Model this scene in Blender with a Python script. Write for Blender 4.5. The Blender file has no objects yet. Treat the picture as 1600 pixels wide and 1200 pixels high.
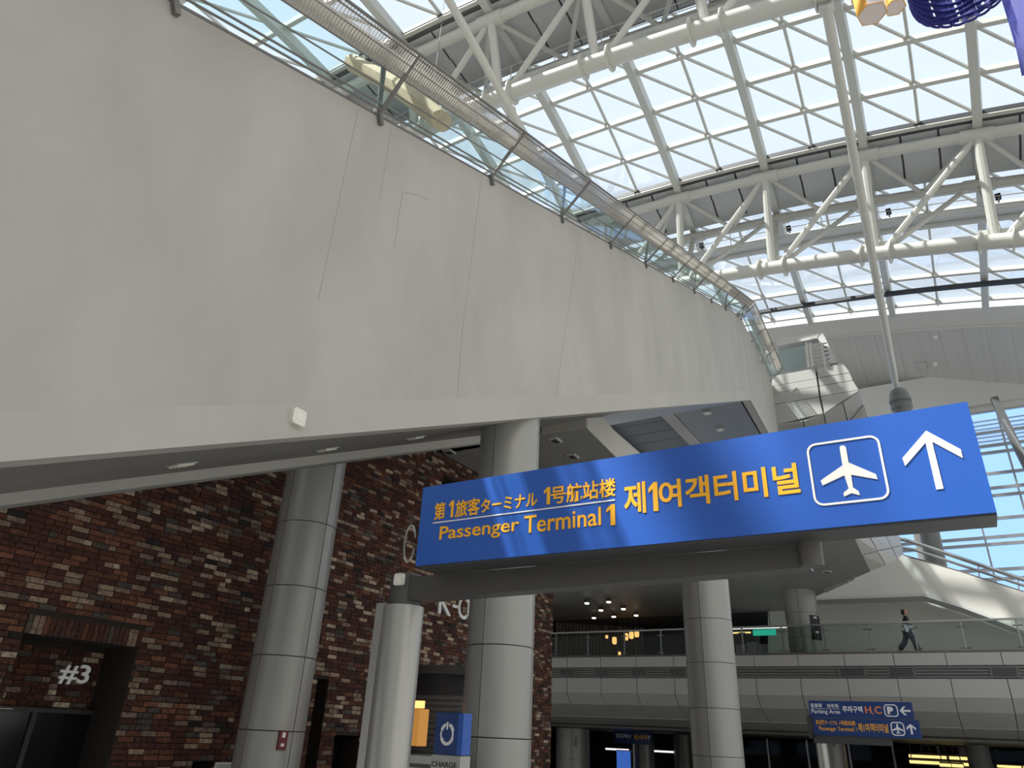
import bpy, math, random
import numpy as np
from mathutils import Vector, Matrix
random.seed(7)
S = bpy.context.scene
COL = bpy.context.collection

# ------------------------------------------------------------------ camera
F_PX = 1110.0
def _c(px, py): return np.array([px - 800.0, 600.0 - py, -F_PX])
def _n(v): return v / np.linalg.norm(v)
_Z = _n(_c(905, -1650)); _X = -_n(_c(-1192, 1056)); _X = _n(_X - _Z * _X.dot(_Z)); _Y = np.cross(_Z, _X)
R = np.array([_X, _Y, _Z])
CAM = np.array([0, 0, 1.6])
cam = bpy.data.cameras.new('camera'); camo = bpy.data.objects.new('camera', cam); COL.objects.link(camo)
cam.sensor_width = 36.0; cam.lens = F_PX / 1600 * 36.0; cam.clip_end = 500; cam.clip_start = .05
M = Matrix([[*R[i], CAM[i]] for i in range(3)] + [[0, 0, 0, 1]])
camo.matrix_world = M
S.camera = camo

# ------------------------------------------------------------------ world, sun, exposure
W = bpy.data.worlds.new('sky'); S.world = W; W.use_nodes = True
bg = W.node_tree.nodes['Background']
bg.inputs['Color'].default_value = (0.86, 0.92, 1.0, 1); bg.inputs['Strength'].default_value = 1.15
SUN_DIR = Vector((0.45, 0.45, -1.0)).normalized()
sl = bpy.data.lights.new('sun', 'SUN'); sl.energy = 9.5; sl.angle = math.radians(.8); sl.color = (1, .94, .84)
so = bpy.data.objects.new('sun', sl); COL.objects.link(so)
so.rotation_euler = SUN_DIR.to_track_quat('-Z', 'Y').to_euler(); so.location = (0, 0, 40)
S.view_settings.view_transform = 'Standard'; S.view_settings.look = 'None'
S.view_settings.gamma = 1.0; S.view_settings.use_curve_mapping = False
S.view_settings.exposure = 0.45

# ------------------------------------------------------------------ helpers
def ray(px, py): return R @ _n(_c(px, py))
def P(px, py, x=None, y=None, z=None):
    """the point of a world plane (x=, y= or z= const) that lies along a pixel of the photograph"""
    d = ray(px, py)
    for i, v in enumerate((x, y, z)):
        if v is not None: return CAM + d * ((v - CAM[i]) / d[i])
def proj(p):
    q = R.T @ (np.asarray(p, float) - CAM); return (800 + F_PX * q[0] / -q[2], 600 - F_PX * q[1] / -q[2], -q[2])
A = lambda *p: np.array(p, float)

class MB:
    def __init__(s): s.v = []; s.f = []; s.sm = []; s.col = None
    def face(s, idx, sm=False): s.f.append(tuple(idx)); s.sm.append(sm)
    def hexa(s, p8):
        b = len(s.v); s.v += [tuple(map(float, p)) for p in p8]
        for q in ((0, 3, 2, 1), (4, 5, 6, 7), (0, 1, 5, 4), (1, 2, 6, 5), (2, 3, 7, 6), (3, 0, 4, 7)): s.face([b + i for i in q])
        return s
    def box(s, lo, hi):
        x0, y0, z0 = lo; x1, y1, z1 = hi
        return s.hexa([(x0, y0, z0), (x1, y0, z0), (x1, y1, z0), (x0, y1, z0), (x0, y0, z1), (x1, y0, z1), (x1, y1, z1), (x0, y1, z1)])
    def prism(s, poly, vec):
        """extrude polygon (3D points) along vec"""
        b = len(s.v); n = len(poly); vec = np.asarray(vec, float)
        s.v += [tuple(map(float, p)) for p in poly] + [tuple(map(float, np.asarray(p, float) + vec)) for p in poly]
        nrm = np.zeros(3)
        for i in range(n): nrm += np.cross(np.asarray(poly[i], float), np.asarray(poly[(i + 1) % n], float))
        flip = nrm.dot(vec) > 0
        base = list(range(b, b + n)); top = list(range(b + n, b + 2 * n))
        s.face(base[::-1] if flip else base); s.face(top if flip else top[::-1])
        for i in range(n):
            j = (i + 1) % n; q = [b + i, b + j, b + n + j, b + n + i]
            s.face(q if flip else q[::-1])
        return s
    def sweep(s, pts, prof, ups=None, closed=True, cap=True, smooth=False):
        """sweep a 2D profile (side, up) along a polyline"""
        pts = [np.asarray(p, float) for p in pts]; n = len(pts); m = len(prof); b = len(s.v)
        for i, p in enumerate(pts):
            t = _n(pts[min(i + 1, n - 1)] - pts[max(i - 1, 0)])
            up = np.asarray(ups[i] if ups is not None else (A(0, 0, 1) if abs(t[2]) < .95 else A(0, 1, 0)), float)
            side = _n(np.cross(t, up)); up = np.cross(side, t)
            s.v += [tuple(p + side * a + up * c) for a, c in prof]
        for i in range(n - 1):
            for j in range(m if closed else m - 1):
                k = (j + 1) % m
                s.face([b + i * m + j, b + i * m + k, b + (i + 1) * m + k, b + (i + 1) * m + j], smooth)
        if cap and closed:
            s.face([b + j for j in range(m)][::-1]); s.face([b + (n - 1) * m + j for j in range(m)])
        return s
    def tube(s, pts, r, n=10): return s.sweep(pts, [(r * math.cos(2 * math.pi * i / n), r * math.sin(2 * math.pi * i / n)) for i in range(n)], smooth=True)
    def bar(s, pts, w, h, ups=None, dz=0.0):
        return s.sweep(pts, [(-w / 2, dz - h / 2), (w / 2, dz - h / 2), (w / 2, dz + h / 2), (-w / 2, dz + h / 2)], ups)
    def lathe(s, x, y, prof, n=28):
        b = len(s.v); m = len(prof)
        for i in range(n):
            a = 2 * math.pi * i / n
            s.v += [(x + r * math.cos(a), y + r * math.sin(a), z) for r, z in prof]
        for i in range(n):
            k = (i + 1) % n
            for j in range(m - 1):
                sm = abs(prof[j][0] - prof[j + 1][0]) < 1e-6
                s.face([b + i * m + j, b + k * m + j, b + k * m + j + 1, b + i * m + j + 1], sm)
        s.face([b + i * m for i in range(n)][::-1]); s.face([b + i * m + m - 1 for i in range(n)])
        return s
    def arc_shell(s, x, y, r, th, a0, a1, z0, z1, n=10):
        b = len(s.v)
        for i in range(n + 1):
            a = a0 + (a1 - a0) * i / n; ca, sa = math.cos(a), math.sin(a)
            s.v += [(x + r * ca, y + r * sa, z0), (x + r * ca, y + r * sa, z1), (x + (r - th) * ca, y + (r - th) * sa, z1), (x + (r - th) * ca, y + (r - th) * sa, z0)]
        for i in range(n):
            c = b + 4 * i; d = c + 4
            s.face([c, d, d + 1, c + 1], True); s.face([c + 1, d + 1, d + 2, c + 2]); s.face([c + 3, c, d, d + 3][::-1])
        s.face([b, b + 1, b + 2, b + 3]); e = b + 4 * n; s.face([e + 3, e + 2, e + 1, e])
        return s
    def mesh(s, name):
        me = bpy.data.meshes.new(name); me.from_pydata(s.v, [], s.f); me.polygons.foreach_set('use_smooth', s.sm); me.update()
        if any(s.sm): me.set_sharp_from_angle(angle=.6)
        return me
    def build(s, name, mat, parent=None, **kw):
        o = bpy.data.objects.new(name, s.mesh(name)); COL.objects.link(o); o.data.materials.append(MAT[mat])
        if parent is not None: o.parent = parent
        tag(o, **kw); return o
def tag(o, label=None, cat=None, group=None, kind=None):
    if label: o['label'] = label
    if cat: o['category'] = cat
    if group: o['group'] = group
    if kind: o['kind'] = kind
    return o
def thing(name, label=None, cat=None, group=None, kind=None):
    o = bpy.data.objects.new(name, None); COL.objects.link(o); o.empty_display_size = .2
    return tag(o, label, cat, group, kind)
def put(name, me, parent):
    o = bpy.data.objects.new(name, me); COL.objects.link(o)
    if parent is not None: o.parent = parent
    return o
def tri_fix(o):
    return o

# text -> mesh fitted into a rectangle; origin o, axes ex (reading direction), ez (up); en = towards the reader
def glyphs(name, body, mat, parent, o, ex, ez, en, w, h, bold=0.0, depth=.006, keep=False, spacing=1.0, shear=0.0):
    cu = bpy.data.curves.new('t', 'FONT'); cu.body = body; cu.offset = bold; cu.resolution_u = 3; cu.space_character = spacing; cu.shear = shear
    ob = bpy.data.objects.new('t', cu); COL.objects.link(ob)
    me = bpy.data.meshes.new_from_object(ob.evaluated_get(bpy.context.evaluated_depsgraph_get()))
    bpy.data.objects.remove(ob); bpy.data.curves.remove(cu)
    co = np.array([v.co[:] for v in me.vertices]); lo = co.min(0); hi = co.max(0)
    sx = w / (hi[0] - lo[0]); sz = h / (hi[1] - lo[1])
    if keep: sx = sz = min(sx, sz)
    o, ex, ez, en = (np.asarray(a, float) for a in (o, ex, ez, en))
    base = [o + ex * (c[0] - lo[0]) * sx + ez * (c[1] - lo[1]) * sz for c in co]
    mb = MB(); n = len(base)
    mb.v = [tuple(b + en * depth) for b in base] + [tuple(b) for b in base]
    edges = {}
    for p in me.polygons:
        vs = list(p.vertices)
        a, b_, c_ = (np.array(mb.v[vs[i]]) for i in range(3))
        if np.cross(b_ - a, c_ - a).dot(en) < 0: vs = vs[::-1]
        mb.face(vs)
        for i in range(len(vs)):
            e = (vs[i], vs[(i + 1) % len(vs)]); edges[e] = edges.get(e, 0) + 1
    for (a, b_) in list(edges):
        if (b_, a) not in edges: mb.face([b_, a, a + n, b_ + n])
    bpy.data.meshes.remove(me)
    return mb.build(name, mat, parent)

# ------------------------------------------------------------------ materials
MAT = {}
def mat(name, col, rough=.5, metal=0.0, noise=None, bump=None, emit=None, spec=.5, alpha=None):
    m = bpy.data.materials.new(name); m.use_nodes = True; nt = m.node_tree; b = nt.nodes['Principled BSDF']
    b.inputs['Base Color'].default_value = (*col, 1); b.inputs['Roughness'].default_value = rough; b.inputs['Metallic'].default_value = metal
    b.inputs['Specular IOR Level'].default_value = spec
    if emit: b.inputs['Emission Color'].default_value = (*emit[0], 1); b.inputs['Emission Strength'].default_value = emit[1]
    if noise or bump:
        tc = nt.nodes.new('ShaderNodeTexCoord'); mp = nt.nodes.new('ShaderNodeMapping'); nt.links.new(tc.outputs['Object'], mp.inputs[0])
    if noise:   # (scale xyz, amount)
        mp.inputs['Scale'].default_value = noise[0]
        t = nt.nodes.new('ShaderNodeTexNoise'); t.inputs['Scale'].default_value = 1; t.inputs['Detail'].default_value = 6; t.inputs['Roughness'].default_value = .6
        nt.links.new(mp.outputs[0], t.inputs['Vector'])
        r = nt.nodes.new('ShaderNodeValToRGB'); a = noise[1]
        r.color_ramp.elements[0].position = .3; r.color_ramp.elements[1].position = .7
        r.color_ramp.elements[0].color = (*[c * (1 - a) for c in col], 1); r.color_ramp.elements[1].color = (*[min(1, c * (1 + a)) for c in col], 1)
        nt.links.new(t.outputs[0], r.inputs[0]); nt.links.new(r.outputs[0], b.inputs['Base Color'])
    if bump:
        t2 = nt.nodes.new('ShaderNodeTexNoise'); t2.inputs['Scale'].default_value = bump[0]; t2.inputs['Detail'].default_value = 8
        nt.links.new(tc.outputs['Object'], t2.inputs['Vector'])
        bp = nt.nodes.new('ShaderNodeBump'); bp.inputs['Strength'].default_value = bump[1]; bp.inputs['Distance'].default_value = .02
        nt.links.new(t2.outputs[0], bp.inputs['Height']); nt.links.new(bp.outputs[0], b.inputs['Normal'])
    MAT[name] = m; return m
def glass(name, tint, refl=.08, rough=.02, body=None, opaque=0.0):
    """thin pane: tinted see-through + a little mirror, optionally a share of opaque body (frit, perforated sheet)"""
    m = bpy.data.materials.new(name); m.use_nodes = True; nt = m.node_tree; out = nt.nodes['Material Output']; nt.nodes.remove(nt.nodes['Principled BSDF'])
    tr = nt.nodes.new('ShaderNodeBsdfTransparent'); tr.inputs[0].default_value = (*tint, 1)
    gl = nt.nodes.new('ShaderNodeBsdfGlossy'); gl.inputs['Roughness'].default_value = rough
    fr = nt.nodes.new('ShaderNodeFresnel'); fr.inputs[0].default_value = 1.3
    ml = nt.nodes.new('ShaderNodeMath'); ml.operation = 'MULTIPLY'; ml.inputs[1].default_value = refl * 10
    nt.links.new(fr.outputs[0], ml.inputs[0])
    mx = nt.nodes.new('ShaderNodeMixShader'); nt.links.new(ml.outputs[0], mx.inputs[0]); nt.links.new(tr.outputs[0], mx.inputs[1]); nt.links.new(gl.outputs[0], mx.inputs[2])
    last = mx
    if body:
        df = nt.nodes.new('ShaderNodeBsdfPrincipled'); df.inputs['Base Color'].default_value = (*body, 1); df.inputs['Roughness'].default_value = .4; df.inputs['Metallic'].default_value = .3
        m2 = nt.nodes.new('ShaderNodeMixShader'); m2.inputs[0].default_value = opaque
        nt.links.new(mx.outputs[0], m2.inputs[1]); nt.links.new(df.outputs[0], m2.inputs[2]); last = m2
    nt.links.new(last.outputs[0], out.inputs[0]); MAT[name] = m; return m

mat('steel_white', (.58, .57, .52), .45)
mat('steel_rafter', (.55, .55, .51), .45)
mat('gutter_grey', (.52, .52, .51), .6)
mat('catwalk_grey', (.60, .60, .58), .5)
mat('black_strip', (.03, .03, .035), .5)
mat('concrete', (.455, .435, .405), .85, noise=((1.1, .8, .38), .10), bump=(4, .3))
mat('concrete_smooth', (.48, .46, .425), .8, noise=((.6, .5, .5), .07))
mat('form_mark', (.385, .37, .345), .85)
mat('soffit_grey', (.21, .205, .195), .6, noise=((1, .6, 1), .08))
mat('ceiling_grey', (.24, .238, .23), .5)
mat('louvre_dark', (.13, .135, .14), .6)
mat('clad_grey', (.36, .355, .34), .36, metal=.2)
mat('clad_core', (.03, .03, .03), .9)
mat('hull_panel', (.42, .41, .39), .45)
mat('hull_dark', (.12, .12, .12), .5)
mat('band_grey', (.15, .15, .148), .55)
mat('capital_grey', (.17, .175, .165), .5)
mat('eave_panel', (.55, .53, .505), .5, noise=((9, .05, .05), .05))
mat('white_plaster', (.62, .60, .56), .8)
mat('floor_stone', (.42, .405, .385), .4)
mat('wall_far', (.74, .73, .71), .8)
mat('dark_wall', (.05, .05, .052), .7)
mat('slat_wood', (.16, .135, .115), .6)
mat('mortar', (.035, .026, .023), .95)
mat('sign_blue', (.022, .105, .46), .35)
mat('sign_navy', (.012, .045, .19), .4)
mat('sign_housing', (.075, .075, .078), .45, metal=.3)
mat('arm_grey', (.105, .10, .097), .42, metal=.35)
mat('pole_steel', (.44, .43, .41), .34, metal=.6, noise=((3, 3, .4), .06))
mat('letter_amber', (1.0, .47, .015), .5)
mat('letter_cream', (.88, .82, .76), .5)
mat('letter_white', (.85, .85, .86), .5)
mat('letter_orange', (.85, .25, .06), .5)
mat('device_white', (.80, .78, .70), .4)
mat('rail_dark', (.20, .19, .18), .5, metal=.3)
mat('rail_pipe', (.52, .50, .475), .4)
mat('wire_steel', (.50, .46, .40), .45, metal=.2)
mat('rail_steel', (.42, .42, .42), .3, metal=.8)
mat('red_box', (.14, .012, .02), .5)
mat('black_gloss', (.008, .009, .012), .15)
mat('lamp_warm', (.9, .5, .15), .5, emit=((1, .55, .18), 1.1))
mat('lamp_white', (.9, .9, .9), .5, emit=((1, .93, .8), 2.2))
mat('lamp_amber_dim', (.7, .35, .08), .5, emit=((1, .42, .08), .22))
mat('strip_gold', (.9, .7, .3), .5, emit=((1, .72, .25), 1.0))
mat('strip_white', (.9, .9, .9), .5, emit=((1, .9, .9), 1.0))
mat('screen_blue', (.05, .12, .4), .3, emit=((.06, .18, .7), .45))
mat('exit_green', (.02, .4, .3), .5, emit=((.03, .55, .38), .55))
mat('net_blue', (.030, .030, .22), .7)
mat('drape_blue', (.035, .042, .27), .7, noise=((3, 3, .5), .15))
mat('paper_pink', (.85, .74, .68), .8)
mat('paper_orange', (.85, .42, .06), .8)
mat('sunlit_tan', (.58, .44, .29), .85, noise=((3, 3, .6), .12))  # warm sunlight on the gutter panels, put into the colour
mat('skin', (.45, .25, .17), .6); mat('hair', (.012, .01, .01), .5); mat('cloth_black', (.018, .017, .02), .8)
mat('cloth_navy', (.055, .07, .095), .8); mat('cloth_white', (.65, .66, .72), .8)
glass('roof_glass', (.79, .82, .845), .03)
glass('rail_glass', (.88, .955, .955), .02)
glass('mesh_screen', (.9, .9, .9), .02, body=(.62, .58, .52), opaque=.12)
glass('wall_glass', (.60, .76, .98), .06)
glass('bridge_glass', (.82, .86, .84), .10)
# brick: the colour of each brick rides on the mesh
m = bpy.data.materials.new('brick'); m.use_nodes = True; nt = m.node_tree; b = nt.nodes['Principled BSDF']; b.inputs['Roughness'].default_value = .9
at = nt.nodes.new('ShaderNodeAttribute'); at.attribute_name = 'tone'
tn = nt.nodes.new('ShaderNodeTexNoise'); tn.inputs['Scale'].default_value = 22; tn.inputs['Detail'].default_value = 5
ge = nt.nodes.new('ShaderNodeNewGeometry'); nt.links.new(ge.outputs['Position'], tn.inputs['Vector'])
rp = nt.nodes.new('ShaderNodeValToRGB'); rp.color_ramp.elements[0].position = .35; rp.color_ramp.elements[0].color = (.55, .5, .5, 1); rp.color_ramp.elements[1].position = .65; rp.color_ramp.elements[1].color = (1.2, 1.15, 1.1, 1)
nt.links.new(tn.outputs[0], rp.inputs[0])
mx = nt.nodes.new('ShaderNodeMix'); mx.data_type = 'RGBA'; mx.blend_type = 'MULTIPLY'; mx.inputs[0].default_value = 1
nt.links.new(at.outputs['Color'], mx.inputs[6]); nt.links.new(rp.outputs[0], mx.inputs[7]); nt.links.new(mx.outputs[2], b.inputs['Base Color'])
MAT['brick'] = m

# ------------------------------------------------------------------ the setting: floor and enclosing walls, right and back added unseen to cut horizon light
Z0 = -1.0
MB().box((-34, -20, Z0 - .3), (18, 62, Z0)).build('floor', 'floor_stone', kind='structure')
MB().box((16, -20, Z0), (16.4, 52, 24.5)).build('wall_right_unseen', 'wall_far', kind='structure')
MB().box((-34, -20.4, Z0), (16.4, -20, 24)).build('wall_back_unseen', 'wall_far', kind='structure')
MB().box((-34.4, -20, Z0), (-34, 50, 24)).build('wall_left', 'wall_far', kind='structure')

# ---------------------------------------------------------- glass roof: curved surface u (along purlins), v (along rafters)
RP = np.array([-3.9925, 29.3322, 28.3415, 4.5684, -0.3884, -0.9163, -0.1545, 2.535, -0.1344, -0.0786, 0.0258, -0.0644,
               -0.0073, 0.0474, 0.0048, 0.0799, -0.1045, -0.0464, 0.0016, 0.0065, 0.0032]).reshape(7, 3)
def _sf(u, v):
    a = u - 2; c = v - 3
    return RP[0] + a * RP[1] + c * RP[2] + a * a * RP[3] + c * c * RP[4] + a * c * RP[5] + c ** 3 * RP[6]
def surf(u, v):
    if v < -5:
        s0 = _sf(u, -5); d = (_sf(u, -4.9) - _sf(u, -5.1)) / .2; d = A(d[0] * .3, 2.7, .12)
        return s0 + d * (v + 5)
    return _sf(u, v)
def nrm(u, v):
    e = .01; n_ = np.cross(surf(u + e, v) - surf(u - e, v), surf(u, v + e) - surf(u, v - e)); return _n(n_)
def off(u, v, d): return surf(u, v) - nrm(u, v) * d
U0, U1, V0, V1 = -5, 7, -17, 8.4
ROWS = [-17, -16, -15, -14, -13, -12, -11, -10, -9, -8, -7.2, -6.4, -5.4, -4.4, -3.4, -2.4, -1.0, 0, 1, 2, 3, 4.4, 5.4, 6.4, 7.4, 8.4]
GUT = {(-2.4, -1.0), (3, 4.4)}
roof = thing('ceiling', kind='structure')
us = list(range(U0, U1 + 1))
def seen(p, m=0):
    q = proj(p); return q[2] > 1 and -m < q[0] < 1600 + m and -m < q[1] < 1200 + m
for u in us:
    vs = np.linspace(V0, V1 + .25, 52)
    MB().bar([off(u, v, .28) for v in vs], .34, .50, [nrm(u, v) for v in vs]).build('rafter', 'steel_rafter', roof)
    if u < U1:
        MB().bar([off(u + .5, v, .05) for v in vs], .11, .12, [nrm(u + .5, v) for v in vs]).build('mullion', 'steel_white', roof)
for v in ROWS:
    uu = np.linspace(U0, U1, 49)
    MB().bar([off(u, v, .17) for u in uu], .20, .26, [nrm(u, v) for u in uu]).build('purlin', 'steel_white', roof)
panes_rest = MB(); bars_rest = MB(); np_ = nb_ = 0
cells = []
for i in range(len(ROWS) - 1):
    v0, v1 = ROWS[i], ROWS[i + 1]
    if (v0, v1) in GUT: continue
    for k in range(2 * (U1 - U0)): cells.append((U0 + k * .5, U0 + k * .5 + .5, v0, v1))
cells.sort(key=lambda c: (0 if seen(surf(c[0] + .25, (c[2] + c[3]) / 2), 120) else 1, np.linalg.norm(surf(c[0], c[2]) - CAM)))
for (a, b_, v0, v1) in cells:
    q = [surf(a, v0), surf(b_, v0), surf(b_, v1), surf(a, v1)]; n_ = nrm(a, v0) * .024
    vis = seen(surf(a + .25, (v0 + v1) / 2), 120)
    mb = MB() if (vis and np_ < 290) else panes_rest
    mb.hexa([x for x in q] + [x + n_ for x in q])
    if mb is not panes_rest: mb.build('glass_pane', 'roof_glass', roof); np_ += 1
    mb = MB() if (vis and nb_ < 290) else bars_rest
    mb.bar([off(a, v0, .08), off(b_, v1, .08)], .10, .10, [nrm(a, v0), nrm(b_, v1)])
    if mb is not bars_rest: mb.build('bracing_bar', 'steel_white', roof); nb_ += 1
panes_rest.build('glass_pane_field', 'roof_glass', roof, kind='stuff')
bars_rest.build('bracing_bar_field', 'steel_white', roof, kind='stuff')

# ---------------------------------------------------------- trusses under the roof
def truss(label, va, vb_, vm, offs, u0, u1, full=True):
    t = thing('roof_truss', label, 'truss', 'steel trusses carrying the glass roof')
    near = lambda u: off(u, va + .25, .75); far = lambda u: off(u, vb_ + .1, .85); bot = lambda u: surf(u, vm) - A(*offs)
    uu = np.linspace(u0, u1, (u1 - u0) * 4 + 1)
    for u in range(u0, u1):
        for k in range(3):
            a = u + k / 3 + .01; c = u + (k + 1) / 3 - .01
            for (p0, p1) in ((va + .12, (va + vb_) / 2 - .01), ((va + vb_) / 2 + .01, vb_)):
                q = [off(a, p0, .28), off(c, p0, .28), off(c, p1, .36), off(a, p1, .36)]
                MB().hexa([x - A(0, 0, .05) for x in q] + q).build('gutter_panel', 'gutter_grey', t)
    for a, c in zip(uu[:-1], uu[1:]):
        q = [off(a, va + .02, .22), off(c, va + .02, .22), off(c, vb_ + .06, .30), off(a, vb_ + .06, .30)]
        MB().hexa(q + [x + A(0, 0, .06) for x in q]).build('gutter_pan', 'hull_dark', t)
    MB().bar([off(u, va + .02, .10) for u in uu], .35, .22).build('gutter_flashing', 'black_strip', t)
    if not full: return t
    tn_ = MB().tube([near(u) for u in uu], .25, 12).build('top_chord', 'steel_white', t)
    tf_ = MB().tube([far(u) for u in uu], .25, 12).build('top_chord', 'steel_white', t)
    tb_ = MB().tube([bot(u) for u in uu], .33, 16).build('bottom_chord', 'steel_white', t)
    for u in range(u0, u1 + 1):
        MB().tube([near(u), bot(u)], .19, 10).build('web_post', 'steel_white', t)
        MB().tube([far(u), bot(u + .04)], .16, 8).build('web_post', 'steel_white', t)
        for d in (-.13, .13):
            p, q = bot(u + d), bot(u + d + .012)
            MB().tube([p, q], .52, 16).build('flange_plate', 'steel_white', tb_)
        p, q = bot(u - .12), bot(u + .12)
        MB().bar([p + A(0, 0, .35), q + A(0, 0, .35)], .05, .5).build('gusset_plate', 'steel_white', tb_)
        for f_, o_ in ((near, tn_), (far, tf_)):
            MB().tube([f_(u - .14), f_(u + .14)], .30, 12).build('chord_sleeve', 'steel_white', o_)
        if u < u1:
            MB().tube([bot(u + .06), near(u + 1)], .14, 8).build('web_diagonal', 'steel_white', t)
            MB().tube([bot(u + .06), far(u + .92)], .12, 8).build('web_diagonal', 'steel_white', t)
            MB().tube([near(u + .02), far(u + .5)], .11, 8).build('bracing_tube', 'steel_white', t)
            MB().tube([far(u + .5), near(u + .98)], .11, 8).build('bracing_tube', 'steel_white', t)
    return t
T1 = (.10, 0, 4.2); T2 = (.55, 0, 5.35)
truss('nearer white tubular roof truss, the one above the flank wall railing', -2.4, -1.0, -1.7, T1, -4, 6)
truss('white tubular roof truss farther off, above the curved end of the flank wall', 3.0, 4.4, 3.7, T2, -3, 6)
def catwalk(label, v, drop, u0, u1):
    t = thing('catwalk', label, 'catwalk', 'service catwalks hung in the trusses')
    uu = np.linspace(u0, u1, (u1 - u0) * 4 + 1); c = lambda u: surf(u, v) - A(.25, 0, drop)
    MB().bar([c(u) for u in uu], .85, .10).build('deck', 'catwalk_grey', t)
    MB().tube([c(u) + A(0, -.42, -.1) for u in uu], .15, 8).build('edge_tube', 'catwalk_grey', t)
    MB().tube([c(u) + A(0, .42, -.1) for u in uu], .15, 8).build('edge_tube', 'catwalk_grey', t)
    for h in (.5, 1.0): MB().tube([c(u) + A(0, -.42, h) for u in uu], .022, 5).build('rail_line', 'catwalk_grey', t)
    for u in np.arange(u0, u1 + .01, .5): MB().tube([c(u) + A(0, -.42, 0), c(u) + A(0, -.42, 1.0)], .022, 5).build('rail_post', 'catwalk_grey', t)
    return t
catwalk('grey catwalk with thin rails inside the nearer truss', -1.15, 2.1, -4, 6)
catwalk('grey catwalk with thin rails inside the farther truss', 4.35, 2.6, -3, 6)
for u in (1.15, 2.15, 3.15, 4.1):
    p = surf(u, 4.35) - A(.25, .3, 2.2)
    s_ = thing('spotlight', ['small black spotlight on the far catwalk nearest the railing curve', 'second small black spotlight along the far catwalk from the railing curve',
                             'small black spotlight on the far catwalk close to the tall raking strut', 'black spotlight at the outer end of the far catwalk, under the blue drape'][int(u) - 1], 'spotlight', 'spotlights on the far catwalk')
    MB().box(p - A(.11, .11, -.02), p + A(.11, .11, .25)).build('housing', 'black_gloss', s_)
    MB().box(p - A(.03, .2, .05), p + A(.03, .2, -.2 + .2)).build('bracket', 'rail_dark', s_)
# dark cable tray between the far truss and the eave
ct = thing('cable_tray', 'long dark cable tray under the last glass row before the eave', 'cable tray')
uu = np.linspace(-2, 7, 37)
MB().bar([off(u, 7.75 - .05 * u, .75) for u in uu], .26, .22).build('tray', 'black_strip', ct)
for u in range(-2, 7): MB().tube([off(u, 7.75 - .05 * u, .75), off(u, 7.75 - .05 * u, .3)], .04, 6).build('hanger', 'rail_dark', ct)

# ---------------------------------------------------------- eave, far soffits and glazed end wall
eave = thing('ceiling_eave', kind='structure')
eu = np.arange(-2.0, 7.01, .25)
def eave_lo(u):
    px = 1345 + (u - 1.9) * 95
    s_ = off(u, 8.9, .6); yb = s_[1] + 4.5
    return P(1500, 606, y=yb) * 0 + A(s_[0] + .1, yb, P(min(max(px, 1345), 1700), 607 - .012 * (px - 1345), y=yb)[2])
lo_z = [eave_lo(u) for u in eu]
for i in range(len(eu) - 1):
    a, c = eu[i], eu[i + 1]
    q = [off(a, 8.62, .35), off(c, 8.62, .35), off(c, 9.0, .95), off(a, 9.0, .95)]
    MB().hexa(q + [x + A(0, .3, .1) for x in q]).build('fascia_panel', 'white_plaster', eave)
top_e = [off(u, 9.0, .95) for u in eu]
for i in range(0, len(eu) - 1):
    q = [top_e[i] + A(.004, 0, 0), top_e[i + 1] - A(.004, 0, 0), lo_z[i + 1] - A(.004, 0, 0), lo_z[i] + A(.004, 0, 0)]
    MB().hexa([top_e[i] + A(0, .13, .27), top_e[i + 1] + A(0, .13, .27), lo_z[i + 1] + A(0, .13, .27), lo_z[i] + A(0, .13, .27)] + [x + A(0, .2, .4) for x in (top_e[i], top_e[i + 1], lo_z[i + 1], lo_z[i])]).build('soffit_backing', 'hull_dark', eave)
    MB().hexa(q + [x + A(0, .12, .25) for x in q]).build('soffit_panel', 'eave_panel', eave)
MB().tube(top_e, .12, 8).build('edge_tube', 'steel_white', eave)
YG = 50.0
def on_eave(px, py):
    d = ray(px, py)
    for i in range(len(eu) - 1):
        n_ = np.cross(top_e[i + 1] - top_e[i], lo_z[i] - top_e[i]); t_ = (top_e[i] - CAM).dot(n_) / d.dot(n_); p = CAM + d * t_
        if top_e[i][0] <= p[0] <= top_e[i + 1][0] + .2: return p, _n(n_) * (1 if n_[2] < 0 else -1), _n(top_e[i + 1] - top_e[i])
for i, px in enumerate(((1462, 526), (1462, 568))):
    r_ = on_eave(*px)
    if r_ is None: continue
    p, n_, e_ = r_; f_ = np.cross(n_, e_)
    l = thing('eave_light', ['upper small round light in the grey eave soffit', 'lower small round light in the grey eave soffit'][i], 'light', 'lights in the eave soffit')
    MB().prism([p + e_ * .15 * math.cos(t) + f_ * .15 * math.sin(t) for t in np.arange(14) * math.pi / 7], n_ * .10).build('body', 'device_white', l)
    MB().prism([p + n_ * .1 + e_ * .08 * math.cos(t) + f_ * .08 * math.sin(t) for t in np.arange(10) * math.pi / 5], n_ * .03).build('lens', 'letter_white', l)
r_ = on_eave(1440, 572)
if r_ is not None:
    p, n_, e_ = r_; f_ = np.cross(n_, e_); h_ = thing('access_hatch', 'square access hatch in the grey eave soffit', 'hatch')
    for (a, b_, w, d_) in ((0, .30, .32, .02), (0, -.30, .32, .02), (.30, 0, .02, .32), (-.30, 0, .02, .32)):
        c = p + e_ * a + f_ * b_
        MB().prism([c + e_ * w + f_ * d_, c - e_ * w + f_ * d_, c - e_ * w - f_ * d_, c + e_ * w - f_ * d_], n_ * .02).build('frame_bar', 'gutter_grey', h_)
    MB().prism([p + e_ * .27 + f_ * .27, p - e_ * .27 + f_ * .27, p - e_ * .27 - f_ * .27, p + e_ * .27 - f_ * .27], n_ * .012).build('leaf', 'eave_panel', h_)
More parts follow.
